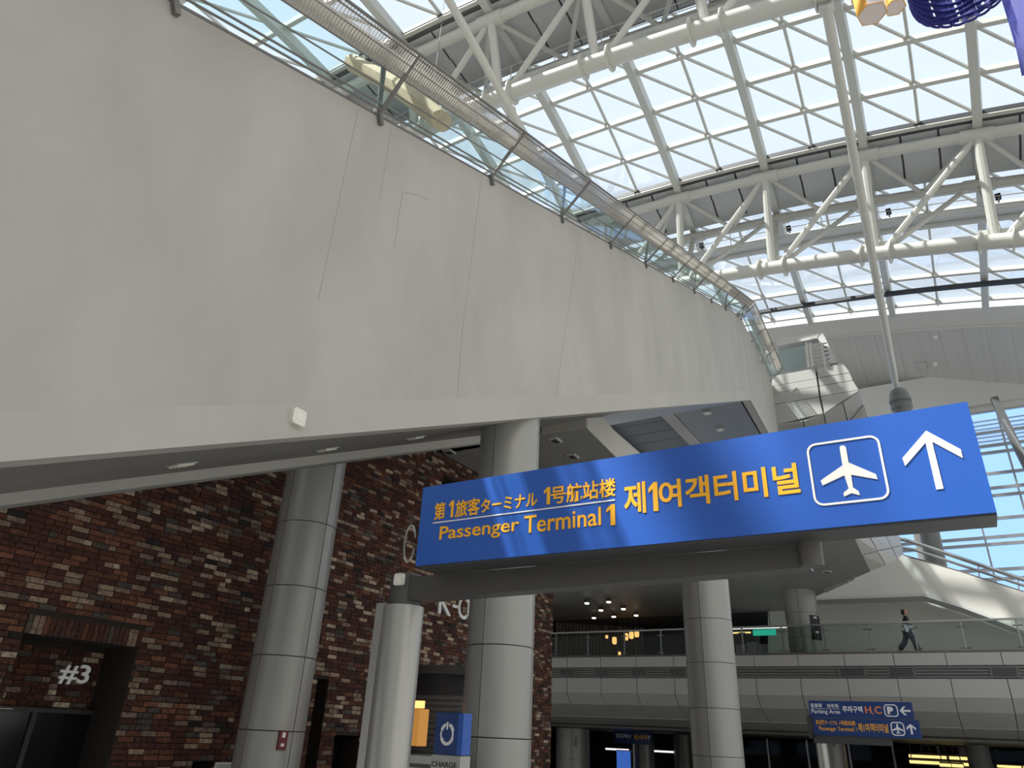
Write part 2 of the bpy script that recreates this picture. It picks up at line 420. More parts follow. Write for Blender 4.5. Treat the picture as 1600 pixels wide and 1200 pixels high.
for i in range(0, len(eu) - 1, 2):
    a, c = lo_z[i], lo_z[i + 2]
    za = P(1560, 640, y=YG)[2]
    q = [a + A(0, 0, .02), c + A(0, 0, .02), A(c[0], YG - .12, za), A(a[0], YG - .12, za)]
    MB().hexa(q + [x + A(0, .4, .05) for x in q]).build('soffit_panel', 'white_plaster', eave)
gw = thing('window_1', kind='structure')
zl = [P(1560, y_, y=YG)[2] for y_ in (640, 674, 695, 706, 739, 762, 774, 810, 839, 850, 890, 905, 960)]
XG0, XG1 = -14.0, 9.0
ZT = zl[0] + .4
for z_ in zl: MB().box((XG0, YG - .08, z_ - .09), (XG1, YG + .08, z_ + .09)).build('transom', 'rail_steel', gw)
xs = np.arange(XG0, XG1 + .1, 2.3)
for x_ in xs: MB().box((x_ - .05, YG - .1, Z0), (x_ + .05, YG + .1, ZT)).build('mullion', 'rail_steel', gw)
zz = sorted([Z0 + 2] + zl + [ZT])
for x_ in xs[:-1]:
    for z_, z2 in zip(zz[:-1], zz[1:]):
        MB().box((x_ + .05, YG - .012, z_ + .09), (x_ + 2.25, YG + .012, z2 - .09)).build('glass_pane', 'wall_glass', gw)
MB().box((XG0, YG - .3, ZT), (XG1, YG + .3, ZT + 2.5)).build('wall_head', 'white_plaster', gw)
for k in range(7):
    z_ = P(1560, 652 + 6.5 * k, y=YG + 3)[2]
    MB().box((XG0, YG + 2.9, z_ - .11), (XG1, YG + 3.2, z_ + .05)).build('sunshade_slat', 'white_plaster', gw)
# raking steel post in front of the glazed wall, and a broad pier
rk = thing('raking_post', 'dark raking steel post in front of the blue glazed end wall', 'post')
MB().bar([P(1553, 622, y=47), P(1590, 700, y=47), P(1640, 800, y=47)], .38, .45, [A(0, 1, 0)] * 3).build('shaft', 'hull_dark', rk)
MB().tube([P(1567, 655, y=46.8), P(1625, 750, y=46.8)], .09, 8).build('tie_rod', 'rail_steel', rk)
pr = thing('glazing_pier', 'broad grey pier behind the descending handrails', 'pier')
a, b_ = P(1432, 860, y=48), P(1466, 860, y=48)
MB().box((a[0], 48, Z0), (b_[0] + .15, 48.8, P(1450, 760, y=48)[2] + 4)).build('shaft', 'clad_grey', pr)
MB().box((b_[0] - .25, 47.93, Z0), (b_[0] - .05, 48, 13)).build('edge_strip', 'steel_white', pr)

# ---------------------------------------------------------- raking strut on a fluted capital, and its twin behind the wall
def bot1(u): return surf(u, -1.7) - A(*T1)
cb = P(1400, 612, y=38.0)
cc = thing('strut_column', 'dark grey column with ringed capital just above the big blue sign', 'column', kind='thing')
MB().lathe(cb[0] + .1, 38.0, [(.42, Z0), (.42, cb[2] - 1.1), (.50, cb[2] - 1.0), (.50, cb[2] - .8), (.42, cb[2] - .78), (.42, cb[2] - .66), (.52, cb[2] - .62), (.52, cb[2] - .45), (.44, cb[2] - .43), (.46, cb[2] - .2), (.36, cb[2] + .05), (.2, cb[2] + .12)], 24).build('shaft', 'capital_grey', cc)
st = thing('roof_strut', 'long white raking strut rising from the ringed capital to the nearer truss', 'strut')
top = P(1290, 4, y=bot1(3)[1]) ; base = cb + A(.05, 0, .05)
lerp = lambda a, b_, t: np.asarray(a) * (1 - t) + np.asarray(b_) * t
MB().sweep([base, lerp(base, top, .06)], [(.14 * math.cos(i * math.pi / 6), .14 * math.sin(i * math.pi / 6)) for i in range(12)], smooth=True).build('foot', 'steel_white', st)
MB().tube([lerp(base, top, .05), lerp(base, top, .35), top], .165, 14).build('shaft', 'steel_white', st)
MB().tube([lerp(base, top, .34), lerp(base, top, .352)], .20, 14).build('collar', 'steel_white', st)
MB().tube([lerp(base, top, .985), top], .24, 14).build('head_collar', 'steel_rafter', st)
st2 = thing('roof_strut', 'white raking strut disappearing behind the flank wall railing', 'strut')
a = P(690, -20, y=12.0); b_ = P(798, 172, y=16.3)
MB().tube([a, b_, b_ + (b_ - a) * 1.2], .15, 12).build('shaft', 'steel_white', st2)
MB().tube([b_ - (b_ - a) * .02, b_ + (b_ - a) * .02], .19, 12).build('collar', 'steel_white', st2)

# ---------------------------------------------------------- the rising stair: concrete flank, soffit, landing
D, KX, SL = 4.3, -0.0428, 0.4453
YB, YE = 26.15, 33.0
fx = lambda y: -D + KX * y
zb = lambda y: 2.0734 + SL * min(y, YB)
zt = lambda y: 5.8997 + SL * min(y, YB)
YS = -7.0
stair = thing('wall_flank', kind='structure')
poly = [A(fx(y), y, zb(y)) for y in (YS, YB, YE)] + [A(fx(y), y, zt(y)) for y in (YE, YB, YS)]
MB().prism(poly, (-.35, 0, 0)).build('flank_face', 'concrete', stair)
poly = [A(fx(y) + .006, y, zb(y)) for y in (YS, YB, YE)] + [A(fx(y) + .006, y, zb(y) + .30 + .004 * y) for y in (YE, YB, YS)]
MB().prism(poly, (-.02, 0, 0)).build('edge_band', 'concrete_smooth', stair)
XB = -7.33
def sof(x0, x1, y0, y1, up=.35): # sloped soffit slab
    q = [A(x0, y0, zb(y0)), A(x1 if x1 is not None else fx(y0) - .35, y0, zb(y0)), A(x1 if x1 is not None else fx(y1) - .35, y1, zb(y1)), A(x0, y1, zb(y1))]
    return MB().hexa(q + [x + A(0, 0, up) for x in q])
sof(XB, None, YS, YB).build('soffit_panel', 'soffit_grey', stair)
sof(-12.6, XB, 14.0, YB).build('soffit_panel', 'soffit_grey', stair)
# far stringer beam: the light band hanging a little below the soffit
def on_flank(px, py):
    r_ = ray(px, py); return CAM + r_ * (-D / (r_[0] - KX * r_[1]))
for pts in (((560, 170), (497, 470)), ((612, 200), (593, 312)), ((629, 300), (616, 384)), ((629, 299), (650, 304), (670, 313)), ((752, 282), (722, 520)), ((722, 520), (712, 645)), ((905, 365), (868, 620))):
    MB().bar([on_flank(*p) + A(.001, 0, 0) for p in pts], .007, .004, [A(1, 0, 0)] * len(pts)).build('form_joint', 'form_mark', stair)
def bdrop(y): return .10 + .005 * max(0, y)
poly = [A(XB, y, zb(y) - bdrop(y)) for y in (YS, 4, 14.5)] + [A(XB, y, zb(y) + .5) for y in (14.5, YS)]
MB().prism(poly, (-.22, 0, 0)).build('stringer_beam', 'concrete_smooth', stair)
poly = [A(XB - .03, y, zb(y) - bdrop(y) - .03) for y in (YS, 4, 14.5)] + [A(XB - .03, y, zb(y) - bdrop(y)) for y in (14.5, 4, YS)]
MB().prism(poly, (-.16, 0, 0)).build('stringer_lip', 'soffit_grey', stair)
# stepped top of the stair (seen only from above)
q = [A(XB, YS, zt(YS) - 1.1), A(fx(YS) - .35, YS, zt(YS) - 1.1), A(fx(YB) - .35, YB, zt(YB) - 1.1), A(XB, YB, zt(YB) - 1.1)]
MB().hexa(q + [x + A(0, 0, .12) for x in q]).build('stair_deck', 'concrete_smooth', stair)
# landing soffit with recesses
ZH = zb(YB)
def hs(x0, x1, z0, z1, m, n, y0=YB, y1=YE + 2): return MB().box((x0, y0, z0), (x1, y1, z1)).build(n, m, stair)
q = [A(-5.78, YB, ZH), A(fx(YB) - .3, YB, ZH), A(fx(YE) - .3, YE, ZH), A(-6.05, YE, ZH)]
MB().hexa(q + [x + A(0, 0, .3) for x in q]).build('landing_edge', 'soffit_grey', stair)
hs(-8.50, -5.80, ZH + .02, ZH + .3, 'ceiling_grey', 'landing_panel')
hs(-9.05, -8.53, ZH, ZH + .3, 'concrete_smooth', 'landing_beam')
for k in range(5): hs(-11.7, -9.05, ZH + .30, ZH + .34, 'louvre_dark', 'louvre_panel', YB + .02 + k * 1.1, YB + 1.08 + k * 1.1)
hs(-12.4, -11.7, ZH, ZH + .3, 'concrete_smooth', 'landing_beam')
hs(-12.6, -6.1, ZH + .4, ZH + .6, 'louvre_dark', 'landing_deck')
for px in ((1105, 645), (1125, 671)):
    p = P(*px, z=ZH); l = thing('downlight', ['square downlight in the landing soffit nearer the flank bend', 'square downlight in the landing soffit just above the blue sign'][px[0] > 1110], 'downlight', 'downlights under the landing')
    MB().box(p + A(-.16, -.16, -.03), p + A(.16, .16, .03)).build('trim_ring', 'gutter_grey', l)
    MB().box(p + A(-.10, -.10, -.04), p + A(.10, .10, -.031)).build('lens', 'device_white', l)
for i, px in enumerate(((285, 725), (512, 701), (650, 683), (765, 670))):
    d = ray(*px); t_ = (2.0734 - 1.6) / (d[2] - SL * d[1]); p = CAM + d * t_
    l = thing('soffit_light', ['shallow white soffit light under the flank, lowest on the slope', 'second shallow soffit light up the slope, above the clad column by the bricks', 'third shallow soffit light up the slope, above the sign corner', 'topmost shallow soffit light, beside the column head'][i], 'light', 'lights in the sloping soffit')
    q = [p + A(-.07, -.08, -.08 * SL), p + A(.07, -.08, -.08 * SL), p + A(.07, .08, .08 * SL), p + A(-.07, .08, .08 * SL)]
    MB().hexa([x - A(0, 0, .03) for x in q] + q).build('lens', 'device_white', l)
    MB().hexa([x - A(0, 0, .012) + (x - p) * .25 for x in q] + [x + (x - p) * .25 for x in q]).build('trim_ring', 'gutter_grey', l)

# guard screen along the top of the flank
scr = thing('guard_screen', 'leaning glass and mesh guard screen along the top of the concrete flank', 'guard rail')
OUT = A(1, .043, 0)
def prof(y, o, h):
    if y <= YB: n_ = A(0, -.4067, .9135)
    else: n_ = A(0, 0, 1)
    return A(fx(y), y, zt(y)) + OUT * o + n_ * h
ys = [1.678 + 2.372 * i for i in range(-2, 11)] + [26.25, 28.3, 30.4, 32.6]
pt = lambda y, f: prof(y, .66 * f, .47 * f)
for y in ys:
    MB().bar([pt(y, -.02), pt(y, 1.0)], .028, .04, [A(0, 1, 0)] * 2).build('post', 'rail_dark', scr)
    MB().bar([prof(y, .02, -.11), prof(y, .02, .05)], .06, .05, [A(0, 1, 0)] * 2).build('post_foot', 'rail_dark', scr)
for a, c in zip(ys[:-1], ys[1:]):
    for (f0, f1, m_, nm) in ((.08, .60, 'rail_glass', 'glass_pane'), (.60, .985, 'mesh_screen', 'mesh_panel')):
        q = [pt(a + .03, f0), pt(c - .03, f0), pt(c - .03, f1), pt(a + .03, f1)]
        MB().hexa(q + [x + A(-.006, 0, .008) for x in q]).build(nm, m_, scr)
    mb = MB()
    for y in np.arange(a + .04, c - .03, .040): mb.bar([pt(y, .60), pt(y, .985)], .012, .006, [A(0, 1, 0)] * 2)
    mb.build('wire_mesh', 'wire_steel', scr, kind='stuff')
line = ys[:1] + [YB - .05] + ys[-4:]
for f_, r_ in ((.10, .012), (.17, .012), (.38, .009), (.60, .009), (.80, .007), (.94, .009), (1.0, .017)):
    MB().tube([pt(y, f_) for y in line], r_, 6).build('cable', 'rail_dark', scr)
MB().bar([prof(y, -.05, .02) for y in line], .10, .03).build('base_channel', 'rail_dark', scr)
hp = thing('handrail_pipe', 'thick grey handrail pipe behind the guard screen', 'handrail')
MB().tube([prof(y, .22, .62) for y in line[:-1]], .105, 14).build('pipe', 'rail_pipe', hp)
MB().tube([prof(y, .10, .66) for y in line[:-1]], .05, 8).build('guide_tube', 'rail_pipe', hp)
for y in ys[1:-1:2]:
    MB().tube([prof(y, .0, .0), prof(y, .22, .62)], .03, 6).build('bracket', 'rail_dark', hp)
    MB().tube([prof(y + .5, .22, .62), prof(y + .72, .22, .62)], .118, 14).build('sleeve', 'rail_pipe', hp)

def access_point(label, c, ex, ey, ez, w, t_=.03):
    """small rounded white box: ex across, ez up, ey out of the surface"""
    o_ = thing('access_point', label, 'device', 'white wireless boxes')
    pr_ = []
    for cx, cz, a0 in ((1, 1, 0), (-1, 1, 90), (-1, -1, 180), (1, -1, 270)):
        for k in range(5):
            a = math.radians(a0 + 22.5 * k); pr_.append(((cx * .6 + .4 * math.cos(a)) * w / 2, (cz * .6 + .4 * math.sin(a)) * w / 2))
    MB().prism([c + ex * a + ez * b2 for a, b2 in pr_], ey * t_).build('shell', 'device_white', o_)
    MB().prism([c + ex * a * .45 + ez * b2 * .45 + ey * t_ for a, b2 in pr_], ey * .003).build('logo_plate', 'letter_cream', o_)
    return o_
r_ = ray(462, 653); t_ = -D / (r_[0] - KX * r_[1]); c_ = CAM + r_ * t_
access_point('small white rounded box on the lower part of the concrete flank', c_, A(0, 1, 0), A(1, 0, 0), A(0, 0, 1), .14, .05)

MB().box((-9.8, 1.0, 7.3), (XB - .25, 12.2, 7.6)).build('gap_lid', 'ceiling_grey', stair)  # unseen cover, added to keep sun off the column and bricks

# ---------------------------------------------------------- low ceiling slab behind the columns, joining the clad hull over the bridge
ZC = 7.3
XW = -9.43; YC = 17.6
low = thing('ceiling_low', kind='structure')
fa = P(847, 678, z=ZC); fb = P(916, 669, z=ZC); fc = P(960, 713, z=ZC)
e1, e2 = P(1336, 843, z=ZC), P(1360, 893, z=ZC)
edge = [A(XW - .1, fa[1] - .9, ZC), A(fa[0], fa[1], ZC), A(fb[0], fb[1], ZC), A(fc[0], fc[1], ZC), A(-6.0, 16.6, ZC), A(-4.7, 17.2, ZC), A(e1[0], e1[1], ZC), A(e2[0], e2[1], ZC)]
farp = [P(1320, 910, z=ZC), P(1290, 925, z=ZC), P(1270, 934, z=ZC)]
edge += [A(*p) for p in farp] + [A(-6.0, 36, ZC), A(-26, 36, ZC), A(-26, 17.9, ZC), A(XW - .1, 17.9, ZC)]
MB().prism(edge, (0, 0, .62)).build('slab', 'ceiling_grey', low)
q = [edge[1], edge[2], edge[3], edge[4]]
for a, c in zip(q[:-1], q[1:]):
    n_ = _n(A((c - a)[1], -(c - a)[0], 0)) * .02
    MB().hexa([a + n_, c + n_, c, a, a + n_ + A(0, 0, .62), c + n_ + A(0, 0, .62), c + A(0, 0, .62), a + A(0, 0, .62)]).build('fascia', 'concrete_smooth', low)
for i, px in enumerate(((868, 687), (895, 712), (702, 705))):
    p = P(*px, z=ZC); l = thing('ceiling_box', ['dark square ceiling unit to the right of the column head', 'second dark square ceiling unit just above the sign lettering', 'dark square ceiling unit above the brick wall corner'][i], 'ceiling unit', 'units in the low ceiling')
    MB().box(p + A(-.10, -.14, -.04), p + A(.10, .14, .02)).build('frame', 'gutter_grey', l)
    MB().box(p + A(-.07, -.10, -.05), p + A(.07, .10, -.041)).build('grille', 'black_strip', l)
for i, px in enumerate(((1190, 899), (1292, 893), (1046, 908), (1027, 909), (985, 912))):
    p = P(*px, z=ZC); l = thing('recessed_light', ['small dark recessed light in the hull ceiling above the far clad column', 'small dark recessed light under the curved hull panels', 'small round ceiling sensor beside the tall column head', 'dark oval ceiling opening left of the tall column', 'small dome camera under the dark hall ceiling'][i], 'ceiling light', 'fittings in the hull ceiling')
    MB().lathe(p[0], p[1], [(.16, ZC - .03), (.16, ZC + .01)], 16).build('trim_ring', 'gutter_grey', l)
    MB().lathe(p[0], p[1], [(.11, ZC - .036), (.11, ZC - .031)], 16).build('lens', 'black_strip', l)

# clad hull: curved belly rising from the ceiling edge (lower) and the block at the end of the flank (upper)
hull = thing('clad_hull', 'grey panelled hull at the end of the flank, curving over the bridge', 'cladding', kind='thing')
def grid_panels(rows, mname, th=.06, gap=.022):
    """rows of 3D points -> one thin panel per cell"""
    for r0, r1 in zip(rows[:-1], rows[1:]):
        for i in range(len(r0) - 1):
            q = [r0[i], r0[i + 1], r1[i + 1], r1[i]]; c = sum(q) / 4
            q = [x + _n(c - x) * gap * 2 for x in q]; n_ = _n(np.cross(q[1] - q[0], q[3] - q[0]))
            if n_.dot(CAM - c) < 0: n_ = -n_
            MB().prism(q, -n_ * th).build('panel', mname, hull)
            MB().prism([x - n_ * (th + .01) + (x - c) * .03 for x in q], -n_ * .03).build('backing', 'hull_dark', hull)
lower = [[P(1334, 838, z=7.3), P(1347, 868, z=7.3), P(1360, 893, z=7.3)],
         [P(1358, 836, z=7.75), P(1371, 861, z=7.7), P(1384, 884, z=7.65)],
         [P(1382, 834, z=8.5), P(1394, 856, z=8.4), P(1402, 873, z=8.3)],
         [P(1404, 832, z=9.3), P(1409, 852, z=9.0), P(1412, 866, z=8.8)]]
grid_panels(lower, 'hull_panel')
strip = [[P(1283, 918, z=7.35), P(1304, 910, z=7.35), P(1322, 903, z=7.35), P(1337, 896, z=7.35)], [P(1290, 927, z=7.2), P(1310, 918, z=7.2), P(1328, 910, z=7.2), P(1336, 906, z=7.2)]]
grid_panels(strip, 'hull_panel')
YU = 33.05
def U_(px, py, y=YU): return P(px, py, y=y)
top_r = [[U_(1204, 588), U_(1275, 575), U_(1319, 567)], [U_(1204, 604), U_(1277, 591), U_(1329, 582)], [U_(1206, 615), U_(1279, 603), U_(1334, 594)], [U_(1208, 632), U_(1281, 620), U_(1343, 609)], [U_(1213, 664), U_(1287, 646), U_(1343.5, 609.5)]]
grid_panels(top_r, 'hull_panel')
und = [[U_(1213, 664), U_(1255, 658), U_(1287, 646), U_(1317, 630), U_(1344, 610)], [U_(1216, 690, 34.6), U_(1262, 685, 34.6), U_(1293, 676, 34.6), U_(1325, 660, 34.6), U_(1349, 632, 34.2)], [U_(1225, 740, 35.5), U_(1275, 740, 35.5), U_(1305, 735, 35.5), U_(1340, 710, 35.2), U_(1364, 690, 35.0)]]
grid_panels(und, 'hull_panel')
side_x = top_r[0][2]
# body behind the panels
bx = [U_(1206, 592), U_(1316, 571), U_(1340, 611), U_(1286, 643), U_(1214, 661)]
MB().prism([x + A(0, .15, 0) for x in bx], (0, 3.5, 0)).build('body', 'hull_dark', hull)
# small lookout on top of the block: glass pane, mullions, dark frame
lk = thing('lookout_window', 'small glazed lookout with a white ladder on top of the panelled block', 'window', kind='thing')
def lq(name, pts, m_, th=.08, y=YU + .2): MB().prism([P(*p, y=y) for p in pts], (0, th, 0)).build(name, m_, lk)
lq('glass_pane', [(1216, 548), (1256, 537), (1259, 573), (1216, 585)], 'rail_glass', .03)
lq('top_beam', [(1212, 530), (1284, 517), (1278, 528), (1214, 541)], 'eave_panel', .5)
lq('side_fin', [(1284, 517), (1308, 566), (1296, 569), (1277, 527)], 'gutter_grey', .3)
for x0, x1 in ((1258, 1262), (1264, 1268), (1282, 1288)): lq('mullion', [(x0, 536), (x0 + 3, 535), (x1 + 3, 573), (x1, 574)], 'steel_white', .1, YU + .1)
for k in range(6): lq('rung', [(1267, 540 + k * 6), (1292 + k, 535 + k * 6.2), (1292 + k, 536.5 + k * 6.2), (1267, 541.5 + k * 6)], 'steel_white', .05)
lq('sill_post', [(1203, 570), (1207, 569), (1212, 584), (1206, 586)], 'rail_steel', .1, YU)
lq('back_panel', [(1212, 541), (1280, 528), (1300, 570), (1216, 588)], 'eave_panel', .05, YU + 1.6)

# ---------------------------------------------------------- clad columns
def column(label, cx, cy, r, z0, z1, joints, a0, narc=3, arcs=None, mname='clad_grey', group='clad round columns'):
    t = thing('clad_column', label, 'column', group, kind='thing')
    MB().lathe(cx, cy, [(r - .025, z0), (r - .025, z1)], 32).build('core', 'clad_core', t)
    zs = [z0] + [j for j in sorted(joints) if z0 < j < z1] + [z1]
    g = .006
    angs = arcs if arcs else [a0 + i * 2 * math.pi / narc for i in range(narc)]
    for za, zb2 in zip(zs[:-1], zs[1:]):
        for i, a in enumerate(angs):
            e = angs[(i + 1) % len(angs)]
            if e <= a: e += 2 * math.pi
            MB().arc_shell(cx, cy, r, .02, a + g / r, e - g / r, za + g, zb2 - g, 12).build('cladding_panel', mname, t)
    return t
def view_angle(cx, cy): return math.atan2(-cy, -cx)   # towards the viewer
def seams(cx, cy, fr, r):
    """angles of the seams seen at the given share (-1..1) of the column's width, plus one behind"""
    va = view_angle(cx, cy); out = sorted([va + math.asin(f) for f in fr]) ; out.append(out[0] + math.pi + .4); return out
CL = (-8.06, 7.29, .425); CC = (-5.12, 8.15, .429); CR = (-5.36, 18.05, .575)
zj = lambda c, ylist: [P(proj((c[0], c[1], 2))[0] * 0 + px, py, y=c[1] - c[2] * .5)[2] for px, py in ylist]
jL = zj(CL, [(490, 815), (470, 916), (450, 1025), (430, 1142)]); jL += [min(jL) - 1.0, min(jL) - 2]
column('clad grey column in front of the brick wall, with the red box', CL[0], CL[1], CL[2], Z0, zb(CL[1]) + .1, jL, 0, arcs=seams(CL[0], CL[1], (-.72, .62), CL[2]))
jC = zj(CC, [(780, 1009), (775, 1153)]); h_ = jC[0] - jC[1]; jC += [jC[1] - h_, jC[1] - 2 * h_]
column('clad grey column behind the sign, its head meeting the soffit', CC[0], CC[1], CC[2], Z0, zb(CC[1]) + .15, jC, 0, arcs=seams(CC[0], CC[1], (-.5, .93), CC[2]))
jR = zj(CR, [(1100, 904), (1105, 968), (1110, 1036), (1114, 1107), (1119, 1182)]); h_ = jR[0] - jR[1]; jR += [jR[0] + h_ * k for k in (1, 2)] + [jR[-1] - h_, jR[-1] - 2 * h_]
column('clad grey column below the middle of the blue sign, before the bridge', CR[0], CR[1], CR[2], Z0, ZC, jR, 0, arcs=seams(CR[0], CR[1], (-.28, .99), CR[2]))
YBR = 30.0
cf = P(1248, 925, y=YBR + 1.3)
CF = (cf[0], cf[1], .62); ZF = 4.76
jF = [P(1250, y_, y=cf[1])[2] for y_ in (960, 998)]
column('clad grey column standing on the bridge under the hull, with a dark poster', CF[0], CF[1], CF[2], ZF - .1, ZC + .02, jF, 0, arcs=seams(CF[0], CF[1], (-.15, .9), CF[2]))
ps = thing('poster_panel', 'dark poster panel wrapped on the column standing on the bridge', 'poster')
a = view_angle(CF[0], CF[1])
MB().arc_shell(CF[0], CF[1], CF[2] + .03, .025, a + .45, a + 1.3, P(1265, 1002, y=cf[1])[2], P(1265, 964, y=cf[1])[2]).build('panel', 'black_gloss', ps)
for dz in (.25, .80): MB().arc_shell(CF[0], CF[1], CF[2] + .036, .004, a + .7, a + .95, P(1265, 1002, y=cf[1])[2] + dz, P(1265, 1002, y=cf[1])[2] + dz + .07).build('lettering', 'letter_white', ps)
# red box on the left column
rb = thing('alarm_box', 'small dark red box low on the clad column by the bricks', 'alarm box')
q = P(455, 1158, y=CL[1] - .3); a = math.atan2(q[1] - CL[1], q[0] - CL[0]); dirv = A(math.cos(a), math.sin(a), 0); tv = A(-math.sin(a), math.cos(a), 0)
c = A(CL[0], CL[1], q[2]) + dirv * (CL[2])
MB().prism([c + tv * .055 + A(0, 0, -.11), c - tv * .055 + A(0, 0, -.11), c - tv * .055 + A(0, 0, .11), c + tv * .055 + A(0, 0, .11)], dirv * .05).build('case', 'red_box', rb)
for z_, h in ((.03, .06), (-.07, .035)):
    MB().prism([c + tv * .02 + dirv * .05 + A(0, 0, z_), c - tv * .02 + dirv * .05 + A(0, 0, z_), c - tv * .02 + dirv * .05 + A(0, 0, z_ + h), c + tv * .02 + dirv * .05 + A(0, 0, z_ + h)], dirv * .004).build('label_mark', 'letter_cream', rb)

# ---------------------------------------------------------- brick wall
bw = thing('wall_brick', kind='structure')
def bp(px, py, x=XW): return P(px, py, x=x)
ry0, ry1 = bp(37, 988)[1], bp(216, 1013)[1]; rz = bp(126, 1000)[2]; RX = XW - .75
# openings (y0,y1,z0,z1)
n1a, n1b = bp(490, 1100)[1], bp(514, 1062)[1]; n1z = bp(500, 1060)[2]
n2a, n2b = bp(521, 1170)[1], bp(562, 1150)[1]; n2z = bp(540, 1149)[2]
n3a, n3b = bp(300, 1195)[1], bp(334, 1195)[1]; n3z = bp(315, 1190)[2]
n4a, n4b = bp(692, 748)[1], bp(716, 752)[1]; n4z0, n4z = bp(700, 772)[2], bp(700, 745)[2]
n5a, n5b = bp(640, 1100)[1], bp(735, 1100)[1]; n5z = bp(690, 1060)[2]
OPEN = [(ry0, ry1, Z0, rz), (n1a, n1b, Z0, n1z), (n2a, n2b, Z0, n2z), (n3a, n3b, Z0, n3z), (n4a, n4b, n4z0, n4z), (n5a, n5b, Z0, n5z)]
YW0 = 1.5
def wall_with_holes(x0, x1, y0, y1, z0, z1, holes, name, m_, parent):
    yy = sorted(set([y0, y1] + [h[i] for h in holes for i in (0, 1)]))
    mb = MB()
    for a, c in zip(yy[:-1], yy[1:]):
        segs = sorted([(h[2], h[3]) for h in holes if h[0] <= a + 1e-6 and h[1] >= c - 1e-6]); z = z0
        for s0, s1 in segs:
            if s0 > z + 1e-6: mb.box((x0, a, z), (x1, c, s0))
            z = max(z, s1)
        if z < z1: mb.box((x0, a, z), (x1, c, z1))
    return mb.build(name, m_, parent)
wall_with_holes(XW - .4, XW - .012, YW0, YC, Z0, ZC, OPEN, 'mortar_bed', 'mortar', bw)
MB().box((RX - .2, ry0 - .1, Z0), (RX - .012, ry1 + .1, rz + .1)).build('recess_back', 'mortar', bw)
MB().box((RX, ry1 + .0, Z0), (XW - .4, ry1 + .2, rz)).build('recess_cheek', 'mortar', bw)
MB().box((RX, ry0 - .2, Z0), (XW - .4, ry0, rz)).build('recess_cheek', 'mortar', bw)
MB().box((RX, ry0, rz), (XW - .4, ry1, rz + .2)).build('recess_head', 'mortar', bw)
for (a, c, z_, z2) in OPEN[1:]:
    MB().box((XW - .62, a - .1, z_ - .02), (XW - .4, c + .1, z2 + .1)).build('opening_back', 'black_gloss', bw)
TONES = [((.060, .022, .017), 30), ((.045, .020, .017), 24), ((.085, .032, .021), 14), ((.12, .050, .03), 7), ((.24, .18, .13), 7), ((.32, .265, .20), 6), ((.16, .12, .095), 9), ((.075, .062, .056), 9), ((.018, .015, .015), 3)]
tl = [t for t, w in TONES for _ in range(w)]
def tone():
    t = random.choice(tl); k = random.uniform(1.1, 1.85); return tuple(min(1, c * k) for c in t)
def add_tone(me, cols):
    at_ = me.attributes.new('tone', 'FLOAT_COLOR', 'POINT'); at_.data.foreach_set('color', np.array(cols, float).ravel())
bricks = []
CO, BL, BH = .070, .222, .058
def lay(x, y0, y1, z0, z1, holes, plane):
    nrow = int((z1 - z0) / CO)
    for r in range(nrow):
        z = z0 + r * CO; y = y0 - (BL / 2 if r % 2 else 0) - random.uniform(0, .05)
        while y < y1:
            L = BL if random.random() < .86 else BL * .5
            a, c = max(y, y0), min(y + L - .011, y1)
            if c - a > .03:
                bad = False
                for h in holes:
                    if a < h[1] and c > h[0] and z < h[3] and z + BH > h[2]:
                        if a < h[0] - .03 and c < h[1]: c = h[0]
                        elif c > h[1] + .03 and a > h[0]: a = h[1]
                        else: bad = True
                if not bad and c - a > .03: bricks.append((x, a, c, z, z + BH, plane))
            y += L
soldier = (ry0 - .02, ry1 + .02, rz, rz + .215)
lay(XW, YW0, YC, Z0, ZC - .01, OPEN + [soldier], 'x')
y = ry0
while y < ry1: bricks.append((XW, y, y + .058, rz + .004, rz + .21, 'x')); y += .068
lay(RX, ry0, ry1, .9, rz - .01, [], 'x')
def on_view(bk):
    q = proj((bk[0], (bk[1] + bk[2]) / 2, (bk[3] + bk[4]) / 2))
    if not (0 < q[0] < 1600 and 0 < q[1] < 1200): return None
    x, y = q[0], q[1]
    if y < 800 - .149 * x + 8: return None                      # behind the stair
    if 375 + (1200 - y) * .17 - 30 < x < 478 + (1200 - y) * .17: return None   # behind the clad column
    if x > 560: return None
    return (bk[2] - bk[1]) * (bk[4] - bk[3]) / (q[2] ** 2) * (1 if bk[0] == XW else .8)
sc_ = [(on_view(bk), i) for i, bk in enumerate(bricks)]
single = set(i for s_, i in sorted([x for x in sc_ if x[0]], reverse=True)[:290])
shared = {}
rest = MB(); cols = []
for i, (x, a, c, z, z2, pl) in enumerate(bricks):
    pr_ = random.uniform(-.004, .006)
    if i in single:
        key = (round((c - a) / .02), round((z2 - z) / .02), random.randrange(14))
        if key not in shared:
            mb = MB().box((-.012, -(c - a) / 2, -(z2 - z) / 2), (.006, (c - a) / 2, (z2 - z) / 2)); me = mb.mesh('brick'); add_tone(me, [(*t, 1) for t in [tone()] * 8]); me.materials.append(MAT['brick']); shared[key] = me
        o = put('brick', shared[key], bw); o.location = (x + pr_, (a + c) / 2, (z + z2) / 2)
    else:
        rest.box((x - .012, a, z), (x + .006 + pr_, c, z2)); t = tone(); cols += [(*t, 1)] * 8
o = rest.build('brick_field', 'brick', bw, kind='stuff'); add_tone(o.data, cols)

